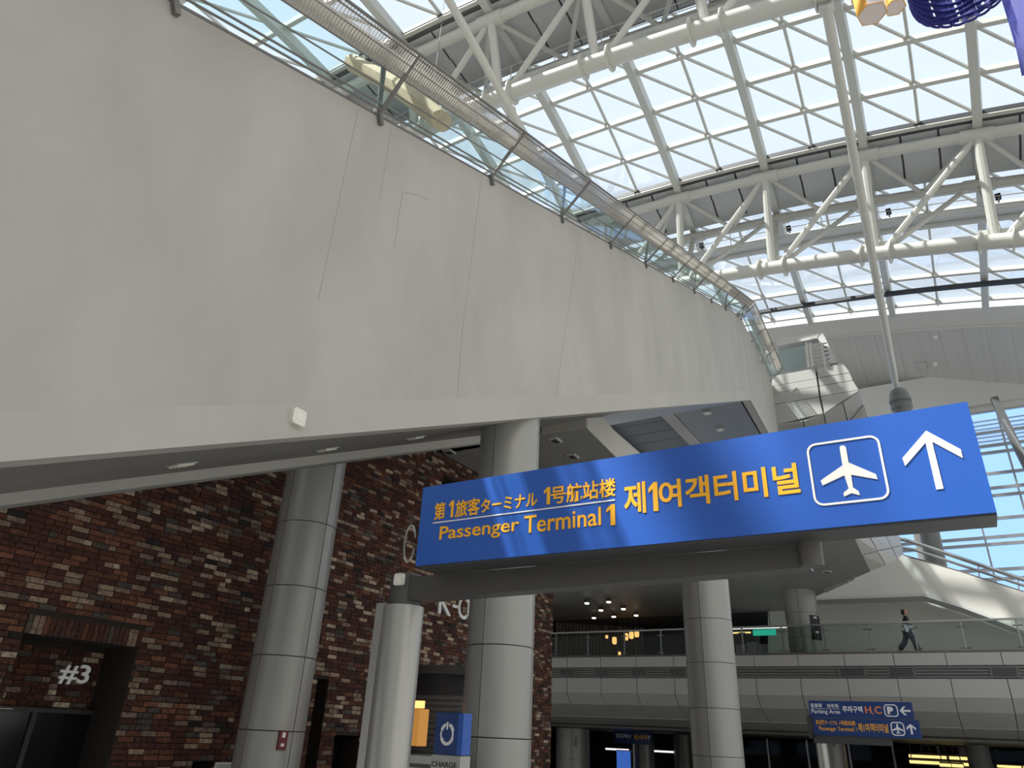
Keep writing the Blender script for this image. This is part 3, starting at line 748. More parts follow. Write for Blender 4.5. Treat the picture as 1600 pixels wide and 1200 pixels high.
# recess with the hanging number and the black doors
dr = thing('door_1', kind='structure')
dz = P(80, 1107, x=RX + .1)[2]
MB().box((RX + .02, ry0 - .05, Z0), (RX + .10, ry1 + .02, dz)).build('door_leaf', 'black_gloss', dr)
MB().box((RX + .10, ry0 - .05, dz - .05), (RX + .14, ry1, dz)).build('door_head', 'black_strip', dr)
MB().box((RX + .10, (ry0 + ry1) / 2 - .03, Z0), (RX + .13, (ry0 + ry1) / 2 + .03, dz - .05)).build('door_stile', 'black_strip', dr)
MB().box((RX + .141, ry0 - .02, dz - .03), (RX + .15, ry0 + .45, dz - .022)).build('closer_bar', 'rail_steel', dr)
hg = thing('hanging_number', 'white #3 hung on two wires in the brick recess', 'sign')
XN = XW - .25
a, c = P(87, 1068, x=XN), P(142, 1042, x=XN)
glyphs('numeral', '#3', 'letter_white', hg, A(XN, a[1], a[2]), (0, 1, 0), (0, 0, 1), (1, 0, 0), c[1] - a[1], c[2] - a[2] + .015, bold=.015, depth=.03)
for px in (104, 134):
    p = P(px, 1040, x=XN + .015); MB().tube([p, A(p[0], p[1], rz)], .004, 5).build('wire', 'black_strip', hg)
wl = thing('wall_lettering', 'white K-CU letters on the brick wall under the sign arm', 'lettering')
a, c = bp(683, 963), bp(733, 963)
for ch, p0, p1 in (('K', 683, 703), ('-', 705, 713), ('C', 714, 728), ('U', 729, 746)):
    q, q2 = bp(p0, 950), bp(p1, 953)
    hz = .50 if ch != '-' else .06
    glyphs('letter', ch, 'letter_white', wl, A(XW + .012, q[1], a[2] + .06 + (.2 if ch == '-' else 0)), (0, 1, 0), (0, 0, 1), (1, 0, 0), q2[1] - q[1], hz, bold=.01, depth=.03)
pn = thing('wall_placard', 'pale framed placard low on the bricks beside the clad column', 'placard')
q, q2 = bp(335, 1195), bp(366, 1195)
MB().box((XW + .005, q[1], q[2] - .3), (XW + .03, q2[1], q[2] + .03)).build('frame', 'letter_cream', pn)
MB().box((XW + .03, q[1] + .02, q[2] - .28), (XW + .034, q2[1] - .02, q[2] + .01)).build('sheet', 'gutter_grey', pn)

# round shutter kiosk and lantern beside the column
ks = thing('shutter_kiosk', 'dark round kiosk with a ribbed shutter between pole and column', 'kiosk')
kc = P(715, 1060, y=9.6); kr = .62
kz1 = P(690, 1043, y=9.3)[2]; kz2 = P(690, 1056, y=9.3)[2]
MB().lathe(kc[0], 9.6, [(kr + .12, kz2), (kr + .12, kz1)], 32).build('canopy', 'sign_housing', ks)
MB().lathe(kc[0], 9.6, [(kr, Z0), (kr, kz2)], 32).build('drum', 'black_strip', ks)
for k in range(22): MB().lathe(kc[0], 9.6, [(kr + .004, kz2 - .35 - k * .075), (kr + .018, kz2 - .33 - k * .075), (kr + .018, kz2 - .30 - k * .075), (kr + .004, kz2 - .28 - k * .075)], 32).build('shutter_slat', 'hull_dark', ks)
ln = thing('amber_lantern', 'glowing amber box lantern half hidden by the steel pole', 'lantern')
p = P(658, 1130, y=8.3); zt_, zb_ = P(658, 1095, y=8.3)[2], P(658, 1166, y=8.3)[2]
MB().box((p[0] - .17, 8.2, zb_), (p[0] + .04, 8.4, zt_ - .1)).build('shade', 'lamp_amber_dim', ln)
for k in range(4): MB().lathe(p[0] - .13 + .045 * k, 8.3, [(.024, zt_ - .09), (.024, zt_)], 10).build('bulb', 'lamp_warm', ln)

# ---------------------------------------------------------- big sign on its pole
SY = 4.0
def sp(px, py, y=SY): return P(px, py, y=y)
SX0, SX1 = -3.256, .242; SZ0, SZ1 = 2.645, 3.226
sg = thing('terminal_sign', 'big blue Passenger Terminal 1 sign on a steel pole', 'sign')
MB().box((SX0, SY, SZ0), (SX1, SY + .02, SZ1)).build('face_panel', 'sign_blue', sg)
fpan = bpy.data.objects['face_panel']
MB().box((SX0 + .01, SY + .021, SZ0 + .012), (SX1 - .01, SY + .25, SZ1 - .01)).build('housing', 'sign_housing', sg)
MB().box((SX0 + .02, SY + .01, SZ0 - .012), (SX1 - .0, SY + .24, SZ0 + .011)).build('bottom_tray', 'sign_housing', sg)
pa = sp(632, 940, 4.33); pc = (pa[0], 4.33)
PR = .152
ptop = P(632, 942, y=4.18)[2]
MB().lathe(pc[0], pc[1], [(PR, Z0), (PR, ptop)], 36).build('pole', 'pole_steel', sg)
MB().box((pc[0] - PR - .035, pc[1] - .10, Z0), (pc[0] - PR * .6, pc[1] - .02, ptop + .02)).build('pole_conduit', 'pole_steel', sg)
MB().box((pc[0] - PR * .80, pc[1] - PR * .85, Z0), (pc[0] - PR * .62, pc[1] - PR * .5, ptop - .26)).build('pole_seam', 'pole_steel', sg)
ctop = P(632, 893, y=4.22)[2]
MB().lathe(pc[0], pc[1], [(.118, ptop), (.118, ctop - .01), (.108, ctop)], 32).build('pole_cap', 'arm_grey', sg)
aend = sp(1262, 860, 4.30)[0]
az0 = sp(660, 935, 4.22)[2]; az0b = sp(1250, 885, 4.22)[2]
pcx_ = pc[0] + .09
MB().hexa([(pcx_, 4.25, az0), (aend, 4.25, az0b), (aend, 4.40, az0b), (pcx_, 4.40, az0), (pcx_, 4.25, SZ0 - .012), (aend, 4.25, SZ0 - .012), (aend, 4.40, SZ0 - .012), (pcx_, 4.40, SZ0 - .012)]).build('arm', 'arm_grey', sg)
MB().lathe(aend + .02, 4.24, [(.060, az0b + .0), (.066, az0b + .01), (.066, SZ0 + .02)], 28).build('arm_socket', 'arm_grey', sg)
rc_ = P(650, 853, y=4.28)
ring = [A(rc_[0] + .05 * math.cos(t), 4.2, rc_[2] + .14 * math.sin(t)) for t in np.linspace(.3, 2 * math.pi - .3, 24)]
MB().tube(ring, .008, 6).build('cable_loop', 'pole_steel', sg)
EX, EZ, EN = A(1, 0, 0), A(0, 0, 1), A(0, -1, 0)
def sx(px, py): return sp(px, py)[0]
def on_sign(name, body, x0, x1, z0, z1, m_, bold=.0, parent=fpan, y=SY, **k): return glyphs(name, body, m_, parent, A(x0, y, z0), EX, EZ, EN, x1 - x0, z1 - z0, bold=bold, depth=.005, **k)
def one(l, r, m_='letter_amber'):
    a, c = sp(*l), sp(*r); w, h = c[0] - a[0], c[2] - a[2]; t = w * .52
    MB().prism([A(c[0] - t, SY, a[2]), A(c[0], SY, a[2]), A(c[0], SY, c[2]), A(c[0] - t * .8, SY, c[2]), A(a[0], SY, c[2] - h * .20), A(a[0], SY, c[2] - h * .36), A(c[0] - t, SY, c[2] - h * .22)], (0, -.005, 0)).build('lettering', m_, fpan)
def seg(body, l, r, bold=.014, m_='letter_amber'):
    """l=(px of left-bottom), r=(px of right-top)"""
    a, c = sp(*l), sp(*r); return on_sign('lettering', body, a[0], c[0], a[2], c[2], m_, bold)
# row 1
seg('第', (678, 813), (697, 784)); one((701, 809), (710, 782)); seg('旅客', (711, 809), (751, 777)); seg('ターミナル', (751, 802), (840, 768))
one((850, 789), (860, 761)); seg('号航站楼', (861, 789), (962, 746))
# row 2
seg('Passenger', (686, 850), (812, 808), .008); seg('Terminal', (819, 834), (939, 792), .008); one((948, 822), (961, 788))
# korean
seg('제', (976, 805), (1008, 752), .02); one((1015, 800), (1027, 753)); seg('여객터미널', (1031, 796), (1245, 723), .02)
a, c = sp(677, 817), sp(961, 782)
zz_ = (a[2] + c[2]) / 2
MB().box((a[0], SY - .005, zz_ - .004), (c[0], SY, zz_ + .004)).build('rule_line', 'letter_cream', fpan)
cr7 = lambda x, y: sp(1220 + x / 4, 600 + y / 4)
plane = [(368, 398), (375, 388), (388, 385), (402, 390), (408, 400), (424, 492), (595, 565), (606, 597), (440, 568), (452, 648), (488, 672), (495, 697), (442, 683), (397, 705), (392, 682), (425, 655), (398, 572), (262, 635), (250, 605), (386, 510)]
MB().prism([cr7(*p) for p in plane], (0, -.005, 0)).build('pictogram', 'letter_cream', fpan)
arrow = [(908, 293), (1125, 410), (1139, 465), (946, 362), (1018, 655), (972, 661), (905, 368), (778, 514), (760, 465)]
MB().prism([cr7(*p) for p in arrow], (0, -.005, 0)).build('arrow', 'letter_cream', fpan)
def rring(x0, x1, z0, z1, rad, w, y, name, m_, parent):
    pts = []
    for cx, cz, a0 in ((x1 - rad, z1 - rad, 0), (x0 + rad, z1 - rad, 90), (x0 + rad, z0 + rad, 180), (x1 - rad, z0 + rad, 270)):
        for k in range(7): a_ = math.radians(a0 + 15 * k); pts.append((cx, cz, math.cos(a_), math.sin(a_)))
    mb = MB(); n = len(pts)
    for (cx, cz, ca, sa) in pts:
        for rr, yy in ((rad, y), (rad, y - .005), (rad - w, y - .005), (rad - w, y)): mb.v.append((cx + rr * ca, yy, cz + rr * sa))
    for i in range(n):
        j = (i + 1) % n
        for k in range(4): l = (k + 1) % 4; mb.face([4 * i + k, 4 * i + l, 4 * j + l, 4 * j + k])
    return mb.build(name, m_, parent)
q0, q1 = cr7(166, 575), cr7(655, 510)
zlo = (cr7(235, 770)[2] + cr7(690, 712)[2]) / 2; zhi = (cr7(165, 380)[2] + cr7(590, 318)[2]) / 2
rring(cr7(185, 575)[0], cr7(648, 510)[0], zlo, zhi, .05, .011, SY, 'pictogram_frame', 'letter_cream', fpan)
access_point('small white rounded box on the dark cap of the sign pole', A(*P(626, 906, y=pc[1] - .119)), A(1, 0, 0), A(0, -1, 0), A(0, 0, 1), .085, .03)

# ---------------------------------------------------------- charging totem
tt = thing('charging_totem', 'blue totem with a white power symbol in front of the column', 'totem')
TY = 6.0
a, c = P(677, 1178, y=TY), P(718, 1114, y=TY)
MB().box((a[0], TY, a[2]), (c[0] - .005, TY + .16, c[2])).build('blue_box', 'sign_navy', tt)
MB().box((c[0] - .004, TY + .0, a[2] + .002), (c[0] + .05, TY + .14, c[2] - .002)).build('side_panel', 'sign_blue', tt)
MB().box((a[0] - .01, TY - .01, Z0), (c[0] + .05, TY + .15, a[2] - .005)).build('steel_base', 'pole_steel', tt)
glyphs('lettering', 'CHARGE', 'black_strip', tt, A(a[0] - .0, TY - .011, P(695, 1199, y=TY)[2]), EX, EZ, EN, (c[0] - a[0]) * 1.05, .045, bold=.01, depth=.003)
pcx, pcz = P(699, 1147, y=TY)[0], P(699, 1147, y=TY)[2]; pr2 = .082
for nm, pts in (('power_ring', [A(pcx + pr2 * .82 * math.sin(t), TY - .004, pcz + pr2 * math.cos(t)) for t in np.linspace(.30, 2 * math.pi - .30, 34)]),
                ('power_bar', [A(pcx, TY - .004, pcz + pr2 * 1.25), A(pcx, TY - .004, pcz + pr2 * .45)])):
    MB().bar(pts, .008, .026).build(nm, 'letter_white', tt)
kp = thing('kiosk_counter', 'low grey counter panels behind the steel pole', 'counter')
a, c = P(642, 1178, y=7.2), P(676, 1200, y=7.2)
MB().box((a[0], 7.2, Z0), (c[0] + .2, 7.6, a[2])).build('body', 'hull_dark', kp)
for k in range(2): MB().box((a[0], 7.19, a[2] - .09 - .12 * k), (c[0] + .2, 7.2, a[2] - .01 - .12 * k)).build('panel', 'gutter_grey', kp)

# ---------------------------------------------------------- bridge with panelled belly
br = thing('footbridge', 'panelled grey bridge crossing behind the columns', 'bridge', kind='thing')
zf = lambda py: P(1280, py, y=YBR)[2]
XJ = [P(x_, 1030, y=YBR)[0] for x_ in (1600,)]
jx = np.arange(-27.0, 8.0, 1.62) + .35
rowsz = [(YBR, 4.76), (YBR, 4.34), None, (YBR + .02, 3.93), (YBR - .02, 3.32), (YBR + .35, 2.92), (YBR + 1.5, 2.45), (YBR + 3.6, 2.12), (YBR + 7, 2.0)]
for i in range(len(rowsz) - 1):
    if rowsz[i] is None or rowsz[i + 1] is None: continue
    (ya, za), (yb_, zb_) = rowsz[i], rowsz[i + 1]
    for x0, x1 in zip(jx[:-1], jx[1:]):
        q = [A(x0 + .012, ya, za - .01), A(x1 - .012, ya, za - .01), A(x1 - .012, yb_, zb_ + .01), A(x0 + .012, yb_, zb_ + .01)]
        n_ = _n(np.cross(q[1] - q[0], q[3] - q[0]));
        if n_[1] > 0: n_ = -n_
        MB().hexa(q + [x - n_ * .05 for x in q]).build('belly_panel', 'hull_panel', br)
for i in range(len(rowsz) - 1):
    if rowsz[i] is None or rowsz[i + 1] is None: continue
    (ya, za), (yb_, zb_) = rowsz[i], rowsz[i + 1]
    MB().hexa([(-27, ya + .07, za + .01), (8, ya + .07, za + .01), (8, yb_ + .07, zb_ - .01), (-27, yb_ + .07, zb_ - .01), (-27, ya + .09, za + .08), (8, ya + .09, za + .08), (8, yb_ + .09, zb_ + .08), (-27, yb_ + .09, zb_ + .08)]).build('belly_backing', 'hull_dark', br)
MB().box((-27, YBR + .12, 3.4), (8, YBR + 4.5, 4.68)).build('deck', 'hull_dark', br)
MB().box((-27, YBR + .5, 2.95), (8, YBR + 4.5, 3.4)).build('deck_core', 'hull_dark', br)
for k in range(4): MB().box((-27, YBR + .03, 3.95 + .1 * k), (8, YBR + .055, 4.02 + .1 * k)).build('recess_band', 'band_grey', br)
for k, (p0, p1) in enumerate(((874, 900), (928, 955), (985, 1012), (1045, 1072), (1310, 1353), (1387, 1430), (1547, 1592))):
    a, c = P(p0, 1050, y=YBR + .02)[0], P(p1, 1050, y=YBR + .02)[0]
    g = MB().box((a, YBR + .0, 3.98), (c, YBR + .03, 4.3)); vf_ = g.build('vent_frame', 'band_grey', br)
    for j in range(4): MB().box((a + .06, YBR - .012, 4.01 + .07 * j), (c - .06, YBR, 4.05 + .07 * j)).build('vent_slat', 'black_strip', vf_)
MB().box((-27, YBR + .4, 4.70), (8, YBR + 4.8, 4.75)).build('walkway', 'floor_stone', br)
# glass railing
gr = thing('glass_railing', 'glass railing with steel handrail along the bridge', 'railing')
YR = YBR + .18
hz = P(1280, 976, y=YR)[2]
MB().box((-27, YR - .05, hz - .04), (8, YR + .05, hz + .02)).build('handrail', 'rail_steel', gr)
MB().box((-27, YR - .03, ZF - .06), (8, YR + .03, ZF + .03)).build('base_shoe', 'rail_dark', gr)
pxs = [P(x_, 1000, y=YR)[0] for x_ in (868, 918, 975, 1032, 1160, 1222, 1288, 1358, 1507, 1595)]
pxs = sorted(pxs + [pxs[0] - 1.6 * k for k in range(1, 5)] + [pxs[3] + 1.55, pxs[7] + 1.55 * .98, pxs[9] + 1.6, pxs[9] + 3.2])
for k, x_ in enumerate(pxs):
    MB().box((x_ - .025, YR + .03, ZF - .05), (x_ + .025, YR + .09, hz)).build('post', 'rail_steel', gr)
    for z_ in (ZF + .16, hz - .22): MB().tube([A(x_ - .14, YR + .02, z_), A(x_ + .14, YR + .02, z_)], .022, 6).build('glass_clip', 'rail_steel', gr)
for a, c in zip(pxs[:-1], pxs[1:]):
    MB().box((a + .02, YR - .008, ZF + .03), (c - .02, YR + .008, hz - .04)).build('glass_pane', 'bridge_glass', gr)

# ---------------------------------------------------------- white stair behind the bridge
ws = thing('wall_stair', kind='structure')
YS2 = 34.5
sq = lambda px, py, y=YS2: P(px, py, y=y)
MB().prism([sq(1240, 935), sq(1443, 927), sq(1500, 944), sq(1563, 968), sq(1660, 1005), sq(1660, 943), sq(1600, 925), sq(1500, 893), sq(1430, 872), sq(1411, 868), sq(1380, 860), sq(1240, 900)], (0, .3, 0)).build('stringer', 'white_plaster', ws)
MB().prism([sq(1240, 935), sq(1443, 927), sq(1500, 944), sq(1563, 968), sq(1660, 1005), sq(1660, 1009), sq(1563, 972), sq(1500, 948.5), sq(1443, 931.5), sq(1240, 938.5)], (0, 1.3, 0)).build('stair_underside', 'gutter_grey', ws)
MB().prism([sq(1200, 1080, 35.9), sq(1700, 1080, 35.9), sq(1700, 960, 35.9), sq(1448, 915, 35.9), sq(1200, 915, 35.9)], (0, .3, 0)).build('inner_wall', 'white_plaster', ws)
MB().prism([sq(1411, 866), sq(1500, 891.5), sq(1600, 923.5), sq(1660, 941), sq(1660, 943), sq(1600, 925.5), sq(1500, 893.5), sq(1411, 868)], (0, .32, 0)).build('stair_capping', 'rail_dark', ws)
hr = thing('stair_railing', 'pair of steel handrails descending beside the glazed end wall', 'railing')
for pts, r_ in (([(1405, 842), (1420, 845), (1450, 855), (1520, 879), (1600, 906), (1660, 926)], .085), ([(1405, 855), (1425, 858), (1450, 866), (1520, 889), (1600, 915), (1660, 936)], .06)):
    MB().tube([sq(x_, y_, YS2 + .2) for x_, y_ in pts], r_, 8).build('handrail', 'rail_steel', hr)
for x_, y0, y1 in ((1440, 852, 876), (1528, 882, 902), (1590, 903, 922)):
    MB().tube([sq(x_, y0, YS2 + .2), sq(x_ + 2, y1, YS2 + .2)], .03, 6).build('post', 'rail_steel', hr)

# ---------------------------------------------------------- dark hall behind the bridge: slats, lamps, signs
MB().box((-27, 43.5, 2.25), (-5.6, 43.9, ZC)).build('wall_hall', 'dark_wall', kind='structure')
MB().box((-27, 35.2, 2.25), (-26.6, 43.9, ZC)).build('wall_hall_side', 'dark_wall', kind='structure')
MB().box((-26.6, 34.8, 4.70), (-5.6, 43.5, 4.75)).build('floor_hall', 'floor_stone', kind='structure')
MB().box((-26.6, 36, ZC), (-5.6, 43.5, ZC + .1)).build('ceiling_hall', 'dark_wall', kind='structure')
sc = thing('slat_screen', 'dark timber slat screen behind the bridge railing', 'screen')
for k in range(26):
    p = P(872 + 5.2 * k, 960, y=36.5 + .12 * k); MB().box((p[0] - .05, p[1] - .1, 4.75), (p[0] + .05, p[1] + .12, ZC - .02)).build('slat', 'slat_wood', sc)
LT = [(917, 943), (951, 941), (939, 954), (974, 952), (959, 964), (928, 966), (994, 962)]
names = ['lowest-row downlight at the end near the bricks', 'upper downlight of the middle pair', 'x']
wh = ['first of upper row', 'second of upper row', 'first of middle row', 'second of middle row', 'middle of lower row', 'first of lower row', 'nearest the tall column']
for i, px in enumerate(LT):
    p = P(*px, z=7.05); l = thing('pendant_downlight', 'small bright pendant light in the dark hall, ' + wh[i], 'light', 'bright pendants in the dark hall')
    MB().lathe(p[0], p[1], [(.10, p[2] - .02), (.10, p[2] + .03)], 12).build('lens', 'lamp_white', l)
    MB().lathe(p[0], p[1], [(.115, p[2] + .031), (.115, p[2] + .16)], 12).build('can', 'black_strip', l)
    MB().tube([A(p[0], p[1], p[2] + .14), A(p[0], p[1], ZC)], .008, 5).build('cord', 'black_strip', l)
for i, (x_, y_) in enumerate(((960, 1001), (978, 995), (986.5, 992.5), (995, 990), (968, 1021), (948, 995))):
    p = P(x_, y_, y=35.5); l = thing('lantern', 'glowing cream lantern behind the bridge glass, ' + ['single one at the head of the cluster', 'first of three in a row', 'middle of three in a row', 'last of three in a row', 'lowest, small one near the deck', 'tiny one at the outer end'][i], 'lantern', 'lanterns behind the bridge glass')
    r_ = .115 if i < 4 else .07; h_ = .17 if i < 4 else .08
    MB().lathe(p[0], p[1], [(r_ * .7, p[2] - h_), (r_, p[2] - h_ * .6), (r_, p[2] + h_ * .6), (r_ * .7, p[2] + h_)], 14).build('shade', 'lamp_warm', l)
    MB().lathe(p[0], p[1], [(r_ * .5, p[2] + h_), (r_ * .5, p[2] + h_ + .04)], 10).build('cap', 'black_strip', l)
    MB().tube([A(p[0], p[1], p[2] + h_ + .04), A(p[0], p[1], ZC)], .007, 5).build('cord', 'black_strip', l)
gs = thing('overhead_sign', 'green and amber lit signboard hung behind the bridge railing', 'sign')
GY = 34.6
a, c = P(1177, 993, y=GY), P(1211, 983, y=GY)
MB().box((a[0], GY, a[2]), (c[0], GY + .12, c[2])).build('green_panel', 'exit_green', gs)
b2 = P(1143, 993, y=GY); MB().box((b2[0], GY, a[2]), (a[0] - .02, GY + .12, c[2])).build('black_panel', 'black_strip', gs)
glyphs('lettering', 'GATE', 'strip_gold', gs, A(b2[0] + .05, GY, a[2] + .07), EX, EZ, EN, a[0] - b2[0] - .1, .12, depth=.01) if False else MB().box((b2[0] + .06, GY - .01, a[2] + .1), (a[0] - .1, GY, a[2] + .17)).build('lit_line', 'strip_gold', gs)
MB().box((b2[0] - .1, GY - .02, c[2] + .05), (c[0] + 1.0, GY + .1, c[2] + .12)).build('light_bar', 'strip_white', gs)
for x_ in (b2[0] + .2, c[0] - .2): MB().tube([A(x_, GY + .06, c[2]), A(x_, GY + .06, ZC)], .015, 5).build('hanger', 'black_strip', gs)
lb = thing('service_counter', 'pale far counter seen through the bridge glass under the green sign', 'counter')
a, c = P(1150, 1018, y=38), P(1212, 1006, y=38)
for k in range(5): MB().box((a[0] + k * .55, 38, 4.75), (a[0] + k * .55 + .5, 38.4, c[2] + (.1 if k % 2 else 0))).build('panel', 'clad_grey', lb)

# under the bridge: dark hall at ground level
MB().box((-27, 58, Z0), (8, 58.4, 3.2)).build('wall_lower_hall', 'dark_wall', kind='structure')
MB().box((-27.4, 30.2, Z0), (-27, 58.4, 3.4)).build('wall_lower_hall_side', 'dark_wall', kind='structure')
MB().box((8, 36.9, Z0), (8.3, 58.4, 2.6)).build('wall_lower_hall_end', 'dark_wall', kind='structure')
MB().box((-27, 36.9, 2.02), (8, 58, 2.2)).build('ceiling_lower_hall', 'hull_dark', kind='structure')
jl = [.6, -.3]
for i, (px, w, y_) in enumerate(((895, 52, 37.0), (1115, 36, 41.0), (1300, 40, 38.0), (1068, 30, 46.0), (1008, 28, 43.0))):
    p = P(px, 1170, y=y_); r_ = w / F_PX * proj(p)[2] / 2
    column('round clad column in the dark hall under the bridge, ' + ['next to the brick corner', 'behind the tall column', 'behind the double blue sign', 'farthest of all', 'behind the small far sign'][i], p[0], y_, r_, Z0, 2.02 if y_ > 36.9 else 2.1, jl, 0, arcs=seams(p[0], y_, (-.1, .95), r_), group='columns under the bridge')
    if i in (0, 2):
        d_ = thing('column_plate', ['small dark plate on the hall column next to the brick corner', 'x', 'small dark plate on the hall column behind the double sign'][i], 'plate')
        a_ = view_angle(p[0], y_) + .1
        MB().arc_shell(p[0], y_, r_ + .03, .02, a_, a_ + .16, p[2] + .1, p[2] + .55, 3).build('plate', 'black_gloss', d_)
        MB().arc_shell(p[0], y_, r_ + .036, .005, a_ + .05, a_ + .11, p[2] + .4, p[2] + .48, 2).build('mark', 'letter_cream', d_)
def strip(label, x0, x1, py, y_, m_, h=.09):
    a, c = P(x0, py, y=y_), P(x1, py - (x1 - x0) * .01, y=y_)
    t = thing('light_strip', label, 'light', 'light strips in the hall under the bridge')
    n = max(2, int((c[0] - a[0]) / 1.2)); w = (c[0] - a[0]) / n
    for k in range(n): MB().box((a[0] + k * w, y_, a[2] - h / 2), (a[0] + (k + .93) * w, y_ + .08, a[2] + h / 2)).build('tube', m_, t)
    MB().box((a[0], y_ + .081, a[2] - h), (c[0], y_ + .14, a[2] + h)).build('tray', 'black_strip', t)
    for x_ in (a[0] + .1, c[0] - .1): MB().box((x_ - .02, y_ + .09, a[2]), (x_ + .02, y_ + .13, 2.03)).build('hanger', 'black_strip', t)
strip('white and amber strip beside the small far sign', 946, 983, 1170, 45, 'strip_white')
strip('white strip beyond the small far sign', 1012, 1053, 1173, 46, 'strip_white')
strip('topmost gold light strip under the bridge, beyond the double sign', 1434, 1545, 1150, 44, 'strip_gold', .05)
strip('second gold light strip under the bridge', 1420, 1548, 1181, 42, 'strip_gold', .12)
strip('third gold light strip under the bridge, the brightest', 1421, 1552, 1190, 41, 'strip_gold', .12)
strip('short amber light strip lowest under the bridge', 1468, 1506, 1195, 40, 'strip_gold', .12)
strip('lowest gold strip at the picture edge under the bridge', 1558, 1640, 1197, 40.5, 'strip_gold', .09)
for k in range(14):
    pass
rk2 = thing('bottle_rack', 'gold lit slatted rack between the light strips under the bridge', 'rack')
for k in range(9):
    a = P(1440 + 12 * k, 1176, y=43.6); MB().box((a[0], 43.6, a[2]), (a[0] + .05, 43.7, a[2] + .8)).build('upright', 'slat_wood', rk2)
for k in range(4):
    a, c = P(1436, 1176 - 6 * k, y=43.5), P(1545, 1174 - 6 * k, y=43.5); MB().box((a[0], 43.5, a[2] - .015), (c[0], 43.6, a[2] + .015)).build('shelf', 'strip_gold' if k == 3 else 'slat_wood', rk2)
sb = thing('blue_screen', 'glowing blue advertising screen under the small far sign', 'screen')
a, c = P(964, 1205, y=44), P(984, 1174, y=44)
MB().box((a[0], 44, a[2]), (c[0], 44.1, c[2])).build('display', 'screen_blue', sb)
MB().box((a[0] - .05, 44.1, a[2] - .05), (c[0] + .05, 44.2, c[2] + .05)).build('bezel', 'black_gloss', sb)

# ---------------------------------------------------------- double sign under the bridge and small far sign
def pole_sign(label, y_, lx, rx, ty, by, tiers, polepx):
    t = thing('pole_sign', label, 'sign', kind='thing')
    a, c = P(lx, by, y=y_), P(rx, ty, y=y_)
    return t, a, c
ds, a, c = pole_sign('double blue sign, Parking Area over Passenger Terminal 1', 26.0, 1268, 1424, 1095, 1152, 2, 1272)
DY = 26.0
X0, X1 = P(1266, 1120, y=DY)[0], P(1428, 1120, y=DY)[0]; Z1_ = P(1345, 1096, y=DY)[2]; Zm = P(1345, 1122.5, y=DY)[2]; Z0_ = P(1345, 1151, y=DY)[2]
MB().box((X0, DY, Zm + .01), (X1, DY + .2, Z1_)).build('parking_panel', 'sign_navy', ds)
upan = bpy.data.objects['parking_panel']
MB().box((X0 + .06, DY, Z0_), (X1 + .1, DY + .2, Zm - .01)).build('terminal_panel', 'sign_navy', ds)
lpan = bpy.data.objects['terminal_panel']
MB().box((X0 - .12, DY + .05, Z0_ - .1), (X0 + .05, DY + .25, Zm + .05)).build('side_bracket', 'sign_housing', ds)
MB().box((X0, DY + .05, Z0_ - .22), (X0 + 2.2, DY + .2, Z0_ - .01)).build('arm', 'sign_housing', ds)
MB().lathe(X0 + .2, DY + .15, [(.17, Z0), (.17, Z0_ - .23)], 20).build('pole', 'pole_steel', ds)
HU = Z1_ - Zm; HL = Zm - Z0_; WD = X1 - X0
def dt(body, f0, f1, z0, z1, m_, bold=.012): return on_sign('lettering', body, X0 + WD * f0, X0 + WD * f1, z0, z1, m_, bold, parent=upan, y=DY)
dt('駐車場', .02, .135, Zm + HU * .58, Zm + HU * .84, 'letter_white'); dt('停车场', .185, .30, Zm + HU * .58, Zm + HU * .84, 'letter_white')
dt('Parking Area', .02, .31, Zm + HU * .16, Zm + HU * .48, 'letter_white', .01); dt('주차구역', .335, .53, Zm + HU * .33, Zm + HU * .72, 'letter_white', .03)
dt('H', .555, .615, Zm + HU * .30, Zm + HU * .72, 'letter_orange', .02); dt(',', .622, .635, Zm + HU * .22, Zm + HU * .36, 'letter_orange', .02); dt('C', .645, .71, Zm + HU * .29, Zm + HU * .73, 'letter_orange', .02); dt('P', .765, .82, Zm + HU * .28, Zm + HU * .72, 'letter_white', .06)
rring(X0 + WD * .735, X0 + WD * .865, Zm + HU * .14, Zm + HU * .86, .1, .03, DY, 'pictogram_frame', 'letter_white', ds)
MB().box((X0 + WD * .02, DY - .005, Zm + HU * .515), (X0 + WD * .31, DY, Zm + HU * .535)).build('rule_line', 'letter_white', ds)
dl = lambda f: X0 + WD * f
yb_ = lambda f: Z0_ + HL * f
for body, f0, f1, g0, g1, b_ in (('第1旅客ターミナル', .05, .265, .58, .86, .01), ('1号航站楼', .285, .44, .58, .86, .01), ('Passenger Terminal 1', .075, .445, .2, .5, .006), ('제1여객터미널', .46, .745, .26, .74, .015)):
    on_sign('lettering', body, dl(f0), dl(f1), yb_(g0), yb_(g1), 'letter_amber', b_, parent=lpan, y=DY)
def scaled(poly, cx, cz, w, h, y_, name, m_, parent):
    xs_ = [p[0] for p in poly]; ys_ = [p[1] for p in poly]; mx_, mn_ = max(xs_), min(xs_); my_, ny_ = max(ys_), min(ys_)
    MB().prism([A(cx + ((p[0] - (mx_ + mn_) / 2) / (mx_ - mn_)) * w, y_, cz - ((p[1] - (my_ + ny_) / 2) / (my_ - ny_)) * h) for p in poly], (0, -.006, 0)).build(name, m_, parent)
symplane = [(-8, -100), (8, -100), (14, -85), (16, -30), (100, 30), (100, 55), (16, 25), (12, 70), (38, 90), (38, 105), (0, 95), (-38, 105), (-38, 90), (-12, 70), (-16, 25), (-100, 55), (-100, 30), (-16, -30), (-14, -85)]
symarrow = [(0, -100), (70, -25), (70, 20), (15, -40), (15, 100), (-15, 100), (-15, -40), (-70, 20), (-70, -25)]
symleft = [(y2, x2) for x2, y2 in symarrow]
rring(dl(.77), dl(.895), yb_(.12), yb_(.86), .1, .03, DY, 'pictogram_frame', 'letter_white', ds)
